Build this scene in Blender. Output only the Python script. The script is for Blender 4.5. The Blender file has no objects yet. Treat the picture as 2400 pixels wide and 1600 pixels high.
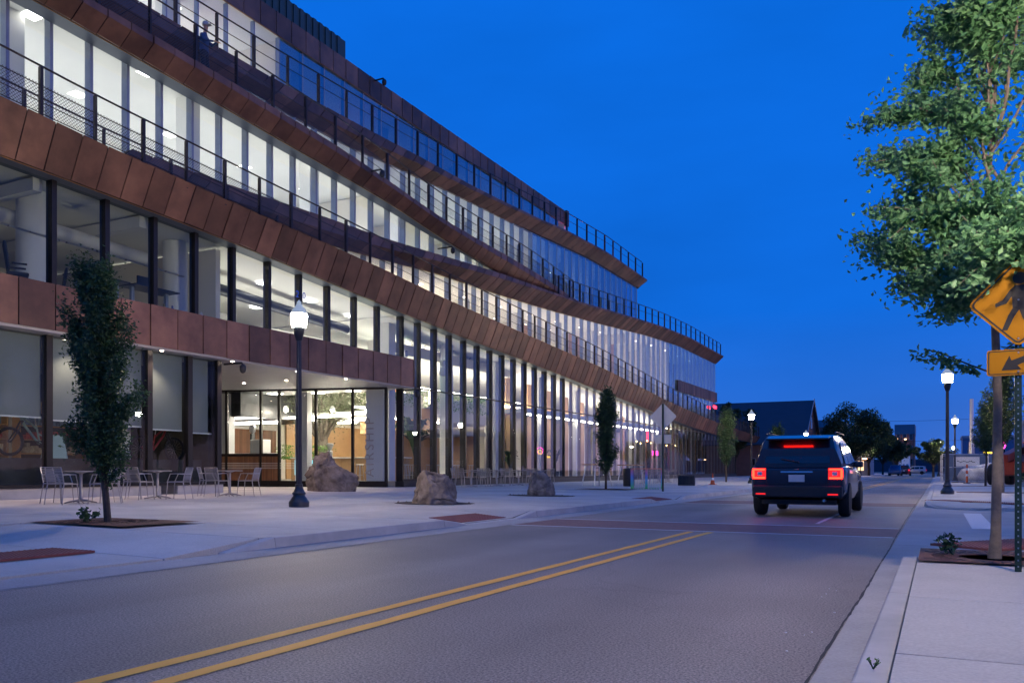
import bpy, bmesh, math, random
import numpy as np
from mathutils import Vector, Matrix
random.seed(7); RNG = np.random.default_rng(7)
SC = bpy.context.scene; COL = SC.collection
R = math.radians

# ------------------------------------------------------------------ camera, sky, sun, exposure
cam = bpy.data.cameras.new('camera'); cam_o = bpy.data.objects.new('camera', cam); COL.objects.link(cam_o)
SC.camera = cam_o
YAW = math.atan(1000/1950)
cam.sensor_width = 36; cam.lens = 36*1950/2400; cam.shift_y = 0.125
cam.clip_start = 0.05; cam.clip_end = 3000
cam_o.location = (0, 0, 1.0); cam_o.rotation_euler = (math.pi/2, 0, YAW)

SUN_AZ = R(82)      # afterglow: off to the street's far right, measured from the street direction
W = bpy.data.worlds.new('World'); SC.world = W; W.use_nodes = True
nt = W.node_tree; bg = nt.nodes['Background']
def wn(t, **k):
    n = nt.nodes.new('ShaderNode'+t)
    for a, v in k.items(): setattr(n, a, v)
    return n
def wmath(op, a, b=None):
    n = wn('Math', operation=op)
    for i, v in enumerate((a, b)):
        if v is None: continue
        if isinstance(v, (int, float)): n.inputs[i].default_value = v
        else: nt.links.new(v, n.inputs[i])
    return n.outputs[0]
sky = wn('TexSky'); sky.sky_type = 'NISHITA'; sky.sun_disc = False
sky.sun_elevation = R(0.0); sky.sun_rotation = SUN_AZ; sky.ozone_density = 6.0; sky.air_density = 1.0; sky.dust_density = 0.2
tcw = wn('TexCoord'); sep = wn('SeparateXYZ'); nt.links.new(tcw.outputs['Generated'], sep.inputs[0])
rampw = wn('ValToRGB'); nt.links.new(sep.outputs[2], rampw.inputs[0])
cr = rampw.color_ramp; cr.elements[0].position = 0.0; cr.elements[0].color = (.022,.112,.47,1); cr.elements[1].position = 1.0; cr.elements[1].color = (.003,.105,.52,1)
for p, c in ((.18,(.003,.100,.50,1)),(.45,(.002,.108,.55,1))):
    e = cr.elements.new(p); e.color = c
# afterglow: warm lavender light low in the sky, centred off the street's right hand side
dotp = wmath('ADD', wmath('MULTIPLY', sep.outputs[0], math.sin(SUN_AZ)), wmath('MULTIPLY', sep.outputs[1], math.cos(SUN_AZ)))
az = wn('MapRange', interpolation_type='SMOOTHSTEP'); nt.links.new(dotp, az.inputs[0]); az.inputs[1].default_value = -.05; az.inputs[2].default_value = 1.0
low = wmath('POWER', 2.718, wmath('MULTIPLY', wmath('MAXIMUM', sep.outputs[2], 0.0), -15.0))
gl_f = wmath('MULTIPLY', wmath('POWER', az.outputs[0], 1.6), low)
glow = wn('Mix', data_type='RGBA', blend_type='MIX'); nt.links.new(gl_f, glow.inputs[0]); nt.links.new(rampw.outputs[0], glow.inputs[6]); glow.inputs[7].default_value = (.75,.46,.56,1)
addn = wn('Mix', data_type='RGBA', blend_type='ADD'); addn.inputs[0].default_value = .04; nt.links.new(glow.outputs[2], addn.inputs[6]); nt.links.new(sky.outputs[0], addn.inputs[7])
cl = wn('TexNoise'); cl.inputs['Scale'].default_value = 2.2; cl.inputs['Detail'].default_value = 5; mpw = wn('Mapping'); mpw.inputs['Scale'].default_value = (1,1,3.5); nt.links.new(tcw.outputs['Generated'], mpw.inputs[0]); nt.links.new(mpw.outputs[0], cl.inputs['Vector'])
clr = wn('MapRange'); nt.links.new(cl.outputs['Fac'], clr.inputs[0]); clr.inputs[1].default_value = .3; clr.inputs[2].default_value = .75; clr.inputs[3].default_value = .90; clr.inputs[4].default_value = 1.16      # thin dusk cloud veil
veil = wn('Mix', data_type='RGBA', blend_type='MULTIPLY'); veil.inputs[0].default_value = 1; nt.links.new(addn.outputs[2], veil.inputs[6]); nt.links.new(clr.outputs[0], veil.inputs[7])
nt.links.new(veil.outputs[2], bg.inputs[0]); bg.inputs[1].default_value = 1.0

sun = bpy.data.lights.new('afterglow_sun', 'SUN'); sun.energy = 0.12; sun.angle = R(40); sun.color = (1.0, 0.72, 0.66)
sun_o = bpy.data.objects.new('afterglow_sun', sun); COL.objects.link(sun_o)
sd = Vector((math.sin(SUN_AZ), math.cos(SUN_AZ), math.tan(R(14)))).normalized()
sun_o.rotation_euler = sd.to_track_quat('Z', 'Y').to_euler(); sun_o.location = (60, 60, 40)

vs = SC.view_settings; vs.view_transform = 'Standard'; vs.look = 'None'; vs.exposure = 0.4; vs.gamma = 1.0; vs.use_curve_mapping = False
cy = SC.cycles; cy.use_denoising = True; cy.max_bounces = 8; cy.diffuse_bounces = 3; cy.glossy_bounces = 4
cy.transparent_max_bounces = 20; cy.transmission_bounces = 6; cy.sample_clamp_indirect = 4.0; cy.caustics_reflective = False; cy.caustics_refractive = False
try: cy.use_light_tree = True
except Exception: pass

# ------------------------------------------------------------------ helpers
class MB:
    """collects shapes; build() links them as one mesh object"""
    def __init__(s): s.v = []; s.f = []
    def add(s, vs, fs):
        n = len(s.v); s.v += [tuple(p) for p in vs]; s.f += [tuple(i+n for i in f) for f in fs]; return s
    def box(s, x0, x1, y0, y1, z0, z1):
        return s.add([(x0,y0,z0),(x1,y0,z0),(x1,y1,z0),(x0,y1,z0),(x0,y0,z1),(x1,y0,z1),(x1,y1,z1),(x0,y1,z1)],
                     [(0,3,2,1),(4,5,6,7),(0,1,5,4),(1,2,6,5),(2,3,7,6),(3,0,4,7)])
    def hexa(s, lo, hi):
        """lo, hi: four points each, same winding (seen from above counter-clockwise)"""
        return s.add(list(lo)+list(hi), [(0,3,2,1),(4,5,6,7),(0,1,5,4),(1,2,6,5),(2,3,7,6),(3,0,4,7)])
    def obox(s, c, size, rz=0, rx=0, ry=0):
        M = Matrix.Translation(c) @ Matrix.Rotation(rz,4,'Z') @ Matrix.Rotation(ry,4,'Y') @ Matrix.Rotation(rx,4,'X')
        a, b, d = size[0]/2, size[1]/2, size[2]/2
        P = [M @ Vector(p) for p in ((-a,-b,-d),(a,-b,-d),(a,b,-d),(-a,b,-d),(-a,-b,d),(a,-b,d),(a,b,d),(-a,b,d))]
        return s.add(P, [(0,3,2,1),(4,5,6,7),(0,1,5,4),(1,2,6,5),(2,3,7,6),(3,0,4,7)])
    def poly(s, pts): return s.add(pts, [tuple(range(len(pts)))])
    def tube(s, pts, r, n=6, cap=True):
        pts = [Vector(p) for p in pts]; rr = r if isinstance(r, (list, tuple)) else [r]*len(pts)
        V = []; F = []
        for i, p in enumerate(pts):
            d = (pts[min(i+1, len(pts)-1)]-pts[max(i-1, 0)]).normalized()
            u = d.cross(Vector((0,0,1)) if abs(d.z) < .95 else Vector((1,0,0))).normalized(); w = d.cross(u)
            for k in range(n):
                a = 2*math.pi*k/n; V.append(p+(u*math.cos(a)+w*math.sin(a))*rr[i])
        for i in range(len(pts)-1):
            for k in range(n):
                k2 = (k+1) % n; F.append((i*n+k, i*n+k2, (i+1)*n+k2, (i+1)*n+k))
        if cap: F.append(tuple(range(n))); F.append(tuple((len(pts)-1)*n+k for k in reversed(range(n))))
        return s.add(V, F)
    def lathe(s, prof, n=16, c=(0,0,0)):
        V = []; F = []
        for r, z in prof:
            for k in range(n):
                a = 2*math.pi*k/n; V.append((c[0]+r*math.cos(a), c[1]+r*math.sin(a), c[2]+z))
        for i in range(len(prof)-1):
            for k in range(n):
                k2 = (k+1) % n; F.append((i*n+k, i*n+k2, (i+1)*n+k2, (i+1)*n+k))
        F.append(tuple(reversed(range(n)))); F.append(tuple((len(prof)-1)*n+k for k in range(n)))
        return s.add(V, F)
    def torus(s, c, ax, R0, r, n=28, m=6):
        ax = Vector(ax).normalized(); u = ax.cross(Vector((0,0,1)) if abs(ax.z) < .9 else Vector((1,0,0))).normalized(); w = ax.cross(u); c = Vector(c)
        V = []; F = []
        for i in range(n):
            a = 2*math.pi*i/n; d = u*math.cos(a)+w*math.sin(a)
            for j in range(m):
                b = 2*math.pi*j/m; V.append(c+d*(R0+r*math.cos(b))+ax*r*math.sin(b))
        for i in range(n):
            for j in range(m):
                F.append((i*m+j, ((i+1) % n)*m+j, ((i+1) % n)*m+(j+1) % m, i*m+(j+1) % m))
        return s.add(V, F)
    def extrude(s, pts, d):
        """planar outline pts pushed by vector d"""
        n = len(pts); d = Vector(d); P = [Vector(p) for p in pts]
        return s.add(P+[p+d for p in P], [tuple(reversed(range(n))), tuple(range(n, 2*n))]+[(i, (i+1) % n, n+(i+1) % n, n+i) for i in range(n)])
    def mesh(s, name):
        me = bpy.data.meshes.new(name); me.from_pydata(s.v, [], s.f); me.update(); return me
    def build(s, name, mat, parent=None, smooth=False, bevel=0, fix=True):
        me = s.mesh(name)
        if fix:
            bm = bmesh.new(); bm.from_mesh(me); bmesh.ops.recalc_face_normals(bm, faces=bm.faces); bm.to_mesh(me); bm.free()
        return link(name, me, mat, parent, smooth, bevel)

def link(name, me, mat, parent=None, smooth=False, bevel=0):
    o = bpy.data.objects.new(name, me); COL.objects.link(o)
    if mat is not None and len(me.materials) == 0: me.materials.append(mat)
    if smooth:
        me.polygons.foreach_set('use_smooth', [True]*len(me.polygons)); me.update()
        try: me.set_sharp_from_angle(angle=R(40))
        except Exception: pass
    if bevel:
        b = o.modifiers.new('edge', 'BEVEL'); b.width = bevel; b.segments = 2; b.limit_method = 'ANGLE'; b.angle_limit = R(35)
    if parent is not None: o.parent = parent
    return o

def npmesh(name, V, F):
    """fast mesh from arrays; F: (n, k) equal polygons"""
    me = bpy.data.meshes.new(name); n, k = F.shape
    me.vertices.add(len(V)); me.vertices.foreach_set('co', np.asarray(V, np.float32).ravel())
    me.loops.add(n*k); me.loops.foreach_set('vertex_index', np.asarray(F, np.int32).ravel())
    me.polygons.add(n); me.polygons.foreach_set('loop_start', np.arange(0, n*k, k, dtype=np.int32))
    me.update(calc_edges=True); me.validate(); return me

def empty(name, loc=(0,0,0), rz=0):
    o = bpy.data.objects.new(name, None); COL.objects.link(o); o.location = loc; o.rotation_euler = (0,0,rz); o.empty_display_size = .1; return o
def tag(o, label=None, cat=None, group=None, kind=None):
    if label: o['label'] = label
    if cat: o['category'] = cat
    if group: o['group'] = group
    if kind: o['kind'] = kind
    return o
def struct(o): o['kind'] = 'structure'; return o
def copy_tree(o, parent=None):
    c = o.copy(); COL.objects.link(c); c.parent = parent
    for ch in list(o.children): copy_tree(ch, c)
    return c

# ------------------------------------------------------------------ materials
def mat(name, col, rough=.6, metal=0., var=.0, scale=3., col2=None, bump=0., bscale=60., rnd=0., emit=None, es=0., spec=.5, detail=6., coat=0.):
    m = bpy.data.materials.new(name); m.use_nodes = True; t = m.node_tree; b = t.nodes['Principled BSDF']
    b.inputs['Base Color'].default_value = (*col, 1); b.inputs['Roughness'].default_value = rough; b.inputs['Metallic'].default_value = metal
    b.inputs['Specular IOR Level'].default_value = spec
    if coat: b.inputs['Coat Weight'].default_value = coat; b.inputs['Coat Roughness'].default_value = .05
    L = t.links.new; tc = t.nodes.new('ShaderNodeTexCoord')
    c_out = None
    if var or col2:
        nz = t.nodes.new('ShaderNodeTexNoise'); nz.inputs['Scale'].default_value = scale; nz.inputs['Detail'].default_value = detail; nz.inputs['Roughness'].default_value = .6
        L(tc.outputs['Object'], nz.inputs['Vector'])
        rp = t.nodes.new('ShaderNodeValToRGB'); rp.color_ramp.elements[0].position = .32; rp.color_ramp.elements[1].position = .68
        k = col2 if col2 else tuple(min(1, c*(1+var)) for c in col)
        rp.color_ramp.elements[0].color = (*(col if col2 else tuple(c*(1-var) for c in col)), 1); rp.color_ramp.elements[1].color = (*k, 1)
        L(nz.outputs['Fac'], rp.inputs['Fac']); c_out = rp.outputs['Color']
        rr = t.nodes.new('ShaderNodeMapRange'); rr.inputs['To Min'].default_value = max(.02, rough-.12); rr.inputs['To Max'].default_value = min(1, rough+.12)
        L(nz.outputs['Fac'], rr.inputs['Value']); L(rr.outputs[0], b.inputs['Roughness'])
    if rnd:
        oi = t.nodes.new('ShaderNodeObjectInfo'); mr = t.nodes.new('ShaderNodeMapRange'); mr.inputs['To Min'].default_value = 1-rnd; mr.inputs['To Max'].default_value = 1+rnd
        L(oi.outputs['Random'], mr.inputs['Value'])
        mx = t.nodes.new('ShaderNodeMix'); mx.data_type = 'RGBA'; mx.blend_type = 'MULTIPLY'; mx.inputs[0].default_value = 1
        if c_out: L(c_out, mx.inputs[6])
        else: mx.inputs[6].default_value = (*col, 1)
        L(mr.outputs[0], mx.inputs[7]); c_out = mx.outputs[2]
    if c_out: L(c_out, b.inputs['Base Color'])
    if bump:
        n2 = t.nodes.new('ShaderNodeTexNoise'); n2.inputs['Scale'].default_value = bscale; n2.inputs['Detail'].default_value = 5
        L(tc.outputs['Object'], n2.inputs['Vector'])
        bp = t.nodes.new('ShaderNodeBump'); bp.inputs['Strength'].default_value = bump; bp.inputs['Distance'].default_value = .02
        L(n2.outputs['Fac'], bp.inputs['Height']); L(bp.outputs[0], b.inputs['Normal'])
    if emit: b.inputs['Emission Color'].default_value = (*emit, 1); b.inputs['Emission Strength'].default_value = es
    return m

def glass_mat(name, tint=(.86,.9,.88), f0=.05, rough=0.0, wav=0.0):
    m = bpy.data.materials.new(name); m.use_nodes = True; t = m.node_tree; t.nodes.remove(t.nodes['Principled BSDF'])
    out = t.nodes['Material Output']; tr = t.nodes.new('ShaderNodeBsdfTransparent'); tr.inputs[0].default_value = (*tint, 1)
    gl = t.nodes.new('ShaderNodeBsdfGlossy'); gl.inputs['Roughness'].default_value = rough; gl.inputs[0].default_value = (.95,.97,1,1)
    lw = t.nodes.new('ShaderNodeLayerWeight'); lw.inputs[0].default_value = .5; mx = t.nodes.new('ShaderNodeMixShader')
    L = t.links.new
    pw = t.nodes.new('ShaderNodeMath'); pw.operation = 'POWER'; pw.inputs[1].default_value = 4.2; L(lw.outputs['Facing'], pw.inputs[0])
    mr = t.nodes.new('ShaderNodeMapRange'); mr.inputs['To Min'].default_value = f0; mr.inputs['To Max'].default_value = .9; L(pw.outputs[0], mr.inputs['Value'])
    if wav:
        tc = t.nodes.new('ShaderNodeTexCoord'); nz = t.nodes.new('ShaderNodeTexNoise'); nz.inputs['Scale'].default_value = .7; nz.inputs['Detail'].default_value = 1
        L(tc.outputs['Object'], nz.inputs['Vector']); bp = t.nodes.new('ShaderNodeBump'); bp.inputs['Strength'].default_value = wav; bp.inputs['Distance'].default_value = .05
        L(nz.outputs['Fac'], bp.inputs['Height']); L(bp.outputs[0], gl.inputs['Normal'])
    L(mr.outputs[0], mx.inputs[0]); L(tr.outputs[0], mx.inputs[1]); L(gl.outputs[0], mx.inputs[2]); L(mx.outputs[0], out.inputs['Surface'])
    return m

def emit_mat(name, col, s):
    m = bpy.data.materials.new(name); m.use_nodes = True; t = m.node_tree; t.nodes.remove(t.nodes['Principled BSDF'])
    e = t.nodes.new('ShaderNodeEmission'); e.inputs[0].default_value = (*col, 1); e.inputs[1].default_value = s
    t.links.new(e.outputs[0], t.nodes['Material Output'].inputs['Surface']); return m

def leaf_mat(name, col, col2, trans=.35):
    m = bpy.data.materials.new(name); m.use_nodes = True; t = m.node_tree; b = t.nodes['Principled BSDF']; L = t.links.new
    tc = t.nodes.new('ShaderNodeTexCoord'); nz = t.nodes.new('ShaderNodeTexNoise'); nz.inputs['Scale'].default_value = 6; nz.inputs['Detail'].default_value = 3
    L(tc.outputs['Object'], nz.inputs['Vector']); rp = t.nodes.new('ShaderNodeValToRGB'); rp.color_ramp.elements[0].position = .35; rp.color_ramp.elements[1].position = .65
    rp.color_ramp.elements[0].color = (*col, 1); rp.color_ramp.elements[1].color = (*col2, 1); L(nz.outputs['Fac'], rp.inputs['Fac'])
    L(rp.outputs[0], b.inputs['Base Color']); b.inputs['Roughness'].default_value = .5
    td = t.nodes.new('ShaderNodeBsdfTranslucent'); L(rp.outputs[0], td.inputs[0]); mx = t.nodes.new('ShaderNodeMixShader'); mx.inputs[0].default_value = trans
    L(b.outputs[0], mx.inputs[1]); L(td.outputs[0], mx.inputs[2]); L(mx.outputs[0], t.nodes['Material Output'].inputs['Surface']); return m

M = {}
M['copper'] = mat('copper', (.125,.058,.036), .46, .25, scale=1.1, col2=(.26,.124,.072), rnd=.40, bump=.06, bscale=8)
M['copper_dark'] = mat('copper_dark', (.105,.054,.038), .48, .25, scale=1.4, col2=(.21,.110,.074), rnd=.45, bump=.06, bscale=8)
M['backing'] = mat('backing', (.03,.016,.013), .7)
M['reveal'] = mat('reveal_grey', (.085,.11,.16), .5, .2)
M['gold_glow'] = mat('gold_glow_edge', (.42,.22,.09), .4, .6)  # gold of a lit edge line, put into the colour
M['soffit'] = mat('soffit', (.42,.41,.40), .55, var=.08, scale=1.5)
M['bronze'] = mat('bronze', (.016,.014,.014), .42, .3, var=.2, scale=3)
M['fin'] = mat('fin', (.27,.32,.42), .5, .0, var=.1, scale=3)
M['fin_brown'] = mat('fin_brown', (.16,.13,.12), .5, .0, var=.15, scale=2)
M['rail'] = mat('rail', (.045,.034,.034), .45, .5, var=.2, scale=4)
M['white'] = mat('white_wall', (.80,.755,.67), .75, var=.03, scale=.6)
M['white2'] = mat('white_paint', (.82,.82,.80), .55, var=.03, scale=1.2)
M['ceil'] = mat('ceiling_white', (.78,.78,.76), .8, var=.03, scale=.7)
M['floor_in'] = mat('polished_floor', (.38,.36,.33), .35, var=.1, scale=1)
M['wood'] = mat('oak_panel', (.44,.25,.115), .5, scale=.9, col2=(.56,.34,.17), bump=.05, bscale=30, rnd=.1)
M['wood_dark'] = mat('walnut_slat', (.17,.075,.038), .5, scale=2, col2=(.25,.115,.06), rnd=.25)
M['glass'] = glass_mat('window_glass', (.93,.96,.97), .032, wav=.04)
M['glass_blue'] = glass_mat('tinted_glass', (.55,.68,.80), .22, wav=.05)
M['glass_dim'] = glass_mat('grey_glass', (.86,.90,.89), .014, wav=.04)
def concrete_mat(name, c1, c2, spots=.5):
    m = mat(name, c1, .82, scale=.5, col2=c2, bump=.12, bscale=160, detail=9); t = m.node_tree; b = t.nodes['Principled BSDF']; L = t.links.new; src = b.inputs['Base Color'].links[0].from_socket
    tc = t.nodes.new('ShaderNodeTexCoord'); ge = t.nodes.new('ShaderNodeNewGeometry')
    n1 = t.nodes.new('ShaderNodeTexNoise'); n1.inputs['Scale'].default_value = 55; n1.inputs['Detail'].default_value = 4; L(ge.outputs['Position'], n1.inputs['Vector'])
    r1 = t.nodes.new('ShaderNodeMapRange'); r1.inputs[1].default_value = .3; r1.inputs[2].default_value = .7; r1.inputs[3].default_value = .88; r1.inputs[4].default_value = 1.10; L(n1.outputs['Fac'], r1.inputs[0])
    n2 = t.nodes.new('ShaderNodeTexNoise'); n2.inputs['Scale'].default_value = .28; n2.inputs['Detail'].default_value = 7; n2.inputs['Roughness'].default_value = .65; L(ge.outputs['Position'], n2.inputs['Vector'])
    r2 = t.nodes.new('ShaderNodeMapRange'); r2.inputs[1].default_value = .35; r2.inputs[2].default_value = .62; r2.inputs[3].default_value = .80; r2.inputs[4].default_value = 1.04; L(n2.outputs['Fac'], r2.inputs[0])
    vo = t.nodes.new('ShaderNodeTexVoronoi'); vo.inputs['Scale'].default_value = 1.7; L(ge.outputs['Position'], vo.inputs['Vector'])
    r3 = t.nodes.new('ShaderNodeMapRange'); r3.inputs[1].default_value = .045; r3.inputs[2].default_value = .06; r3.inputs[3].default_value = spots; r3.inputs[4].default_value = 1; L(vo.outputs['Distance'], r3.inputs[0])
    oi = t.nodes.new('ShaderNodeObjectInfo'); r4 = t.nodes.new('ShaderNodeMapRange'); r4.inputs[3].default_value = .90; r4.inputs[4].default_value = 1.06; L(oi.outputs['Random'], r4.inputs[0])
    prev = r1.outputs[0]
    for q in (r2, r3, r4):
        k = t.nodes.new('ShaderNodeMath'); k.operation = 'MULTIPLY'; L(prev, k.inputs[0]); L(q.outputs[0], k.inputs[1]); prev = k.outputs[0]
    mx = t.nodes.new('ShaderNodeMix'); mx.data_type = 'RGBA'; mx.blend_type = 'MULTIPLY'; mx.inputs[0].default_value = 1; L(src, mx.inputs[6]); L(prev, mx.inputs[7]); L(mx.outputs[2], b.inputs['Base Color']); return m
M['concrete'] = concrete_mat('pavement_concrete', (.42,.40,.375), (.56,.535,.50), .62)
M['kerb'] = mat('kerb_concrete', (.36,.35,.34), .8, scale=1.6, col2=(.50,.485,.47), bump=.08, bscale=60)
M['gutter'] = concrete_mat('gutter_concrete', (.33,.315,.30), (.45,.43,.41), .6)
M['dark_metal'] = mat('dark_metal', (.05,.052,.058), .4, .6, var=.2, scale=4)
M['black'] = mat('black_plastic', (.018,.018,.02), .5)
M['steel'] = mat('brushed_steel', (.55,.55,.56), .3, .9, var=.08, scale=8)
M['alu'] = mat('aluminium', (.62,.61,.60), .36, .85, var=.06, scale=10)
M['green_metal'] = mat('green_corrugated', (.035,.075,.075), .5, .2, var=.15, scale=2)
M['red_sign'] = emit_mat('red_led', (1,.02,.05), 6)
M['light'] = emit_mat('troffer_light', (1,.95,.86), 15)
# ------------------------------------------------------------------ ground materials
def asphalt_mat():
    m = bpy.data.materials.new('asphalt'); m.use_nodes = True; t = m.node_tree; b = t.nodes['Principled BSDF']; L = t.links.new
    tc = t.nodes.new('ShaderNodeTexCoord')
    n1 = t.nodes.new('ShaderNodeTexNoise'); n1.inputs['Scale'].default_value = .35; n1.inputs['Detail'].default_value = 6; L(tc.outputs['Object'], n1.inputs['Vector'])
    r1 = t.nodes.new('ShaderNodeValToRGB'); e = r1.color_ramp.elements; e[0].position = .3; e[0].color = (.178,.152,.130,1); e[1].position = .7; e[1].color = (.25,.214,.184,1); L(n1.outputs['Fac'], r1.inputs['Fac'])
    n2 = t.nodes.new('ShaderNodeTexNoise'); n2.inputs['Scale'].default_value = 70; n2.inputs['Detail'].default_value = 3; n2.inputs['Roughness'].default_value = .75; L(tc.outputs['Object'], n2.inputs['Vector'])
    r2 = t.nodes.new('ShaderNodeValToRGB'); e = r2.color_ramp.elements; e[0].position = .36; e[0].color = (.38,.38,.38,1); e[1].position = .66; e[1].color = (1.9,1.86,1.84,1); L(n2.outputs['Fac'], r2.inputs['Fac'])
    mx = t.nodes.new('ShaderNodeMix'); mx.data_type = 'RGBA'; mx.blend_type = 'MULTIPLY'; mx.inputs[0].default_value = 1; L(r1.outputs[0], mx.inputs[6]); L(r2.outputs[0], mx.inputs[7])
    sx = t.nodes.new('ShaderNodeSeparateXYZ'); L(tc.outputs['Object'], sx.inputs[0])
    wv = t.nodes.new('ShaderNodeMath'); wv.operation = 'SINE'; ml = t.nodes.new('ShaderNodeMath'); ml.operation = 'MULTIPLY'; ml.inputs[1].default_value = 3.7; L(sx.outputs[0], ml.inputs[0]); L(ml.outputs[0], wv.inputs[0])
    n3 = t.nodes.new('ShaderNodeTexNoise'); n3.inputs['Scale'].default_value = .9; n3.inputs['Detail'].default_value = 4; mp3 = t.nodes.new('ShaderNodeMapping'); mp3.inputs['Scale'].default_value = (1,.12,1); L(tc.outputs['Object'], mp3.inputs[0]); L(mp3.outputs[0], n3.inputs['Vector'])
    ad = t.nodes.new('ShaderNodeMath'); ad.operation = 'MULTIPLY_ADD'; ad.inputs[1].default_value = .10; L(wv.outputs[0], ad.inputs[0]); L(n3.outputs['Fac'], ad.inputs[2])
    rw = t.nodes.new('ShaderNodeMapRange'); rw.inputs[1].default_value = .3; rw.inputs[2].default_value = .75; rw.inputs[3].default_value = .80; rw.inputs[4].default_value = 1.18; L(ad.outputs[0], rw.inputs[0])
    vo = t.nodes.new('ShaderNodeTexVoronoi'); vo.feature = 'DISTANCE_TO_EDGE'; vo.inputs['Scale'].default_value = .22; nw = t.nodes.new('ShaderNodeTexNoise'); nw.inputs['Scale'].default_value = 1.4; nw.inputs['Detail'].default_value = 6; L(tc.outputs['Object'], nw.inputs['Vector'])
    va = t.nodes.new('ShaderNodeVectorMath'); va.operation = 'MULTIPLY_ADD'; va.inputs[1].default_value = (.9,.9,0); L(nw.outputs['Color'], va.inputs[0]); L(tc.outputs['Object'], va.inputs[2]); L(va.outputs[0], vo.inputs['Vector'])
    ck = t.nodes.new('ShaderNodeMapRange'); ck.inputs[1].default_value = .0; ck.inputs[2].default_value = .0035; ck.inputs[3].default_value = .86; ck.inputs[4].default_value = 1; L(vo.outputs['Distance'], ck.inputs[0])
    m4 = t.nodes.new('ShaderNodeMath'); m4.operation = 'MULTIPLY'; L(rw.outputs[0], m4.inputs[0]); L(ck.outputs[0], m4.inputs[1])
    mx2 = t.nodes.new('ShaderNodeMix'); mx2.data_type = 'RGBA'; mx2.blend_type = 'MULTIPLY'; mx2.inputs[0].default_value = 1; L(mx.outputs[2], mx2.inputs[6]); L(m4.outputs[0], mx2.inputs[7])
    L(mx2.outputs[2], b.inputs['Base Color']); b.inputs['Roughness'].default_value = .66
    bp = t.nodes.new('ShaderNodeBump'); bp.inputs['Strength'].default_value = .45; bp.inputs['Distance'].default_value = .006; L(n2.outputs['Fac'], bp.inputs['Height']); L(bp.outputs[0], b.inputs['Normal'])
    return m
def paint_mat(name, col, wear=.5):
    m = mat(name, col, .7); t = m.node_tree; b = t.nodes['Principled BSDF']; L = t.links.new
    tc = t.nodes.new('ShaderNodeTexCoord'); n = t.nodes.new('ShaderNodeTexNoise'); n.inputs['Scale'].default_value = 45; n.inputs['Detail'].default_value = 6; n.inputs['Roughness'].default_value = .7
    L(tc.outputs['Object'], n.inputs['Vector']); r = t.nodes.new('ShaderNodeValToRGB'); e = r.color_ramp.elements
    e[0].position = wear-.22; e[0].color = (.11,.10,.095,1); e[1].position = wear-.08; e[1].color = (*col, 1); L(n.outputs['Fac'], r.inputs['Fac']); L(r.outputs[0], b.inputs['Base Color']); return m
def brick_mat(name, c1, c2, mortar, sc):
    m = mat(name, c1, .8); t = m.node_tree; b = t.nodes['Principled BSDF']; L = t.links.new
    tc = t.nodes.new('ShaderNodeTexCoord'); mp = t.nodes.new('ShaderNodeMapping'); mp.inputs['Rotation'].default_value = (0, 0, R(45)); L(tc.outputs['Object'], mp.inputs['Vector'])
    k = t.nodes.new('ShaderNodeTexBrick'); k.inputs['Scale'].default_value = sc; k.inputs['Color1'].default_value = (*c1, 1); k.inputs['Color2'].default_value = (*c2, 1); k.inputs['Mortar'].default_value = (*mortar, 1)
    k.inputs['Mortar Size'].default_value = .012; L(mp.outputs[0], k.inputs['Vector']); L(k.outputs['Color'], b.inputs['Base Color'])
    bp = t.nodes.new('ShaderNodeBump'); bp.inputs['Strength'].default_value = .4; bp.inputs['Distance'].default_value = .01; bp.invert = True; L(k.outputs['Fac'], bp.inputs['Height']); L(bp.outputs[0], b.inputs['Normal'])
    return m
M['asphalt'] = asphalt_mat()
M['yellow'] = paint_mat('yellow_paint', (.85,.42,.06), .45)
M['whitepaint'] = paint_mat('white_road_paint', (.62,.61,.60), .52)
M['brick'] = brick_mat('stamped_brick', (.19,.095,.08), (.24,.125,.105), (.15,.115,.105), 4.0)
M['tactile'] = mat('tactile_red', (.20,.055,.045), .75, var=.15, scale=4)
M['grate'] = mat('rusty_grate', (.085,.034,.022), .8, .2, scale=6, col2=(.15,.062,.038), bump=.3, bscale=90)
M['soil'] = mat('soil', (.03,.022,.016), .95, var=.3, scale=10, bump=.5, bscale=40)
M['grass'] = mat('lawn', (.03,.06,.018), .9, var=.3, scale=8, bump=.5, bscale=60)
M['earth'] = mat('far_ground', (.12,.115,.11), .9, var=.2, scale=.2)

XL, XR = -7.35, -0.36          # kerb faces
def pz(x, y=0):                # plaza height
    return .15 + .115*min(1, max(0, (-7.5-x)/12.5))

# ------------------------------------------------------------------ ground, road
g = MB().add([(-600,-120,-.06),(600,-120,-.06),(600,900,-.06),(-600,900,-.06)], [(0,1,2,3)]).build('ground', M['earth']); struct(g)
r = MB()
r.add([(-6.87,-60,0),(-.54,-60,0),(-.54,260,0),(-6.87,260,0)], [(0,1,2,3)])
road = struct(r.build('road', M['asphalt']))
struct(MB().add([(-.54,12.2,.0),(40,12.2,.0),(40,22.6,.0),(-.54,22.6,.0)], [(0,1,2,3)]).build('side_road', M['gutter']))
# gutters
gl = MB().add([(XL-.02,-60,.028),(-6.87,-60,.003),(-6.87,13.0,.003),(XL-.02,13.0,.028)], [(0,1,2,3)]).add([(XL-.02,13,.028),(-6.87,13,.003),(-6.87,200,.003),(XL-.02,200,.028)], [(0,1,2,3)])
struct(gl.build('gutter', M['gutter']))
gr = MB()
for y0, y1 in ((-60,10.6),(23.6,200)): gr.add([(-.54,y0,.003),(XR+.02,y0,.012),(XR+.02,y1,.012),(-.54,y1,.003)], [(0,1,2,3)])
struct(gr.build('gutter', M['gutter']))
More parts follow.
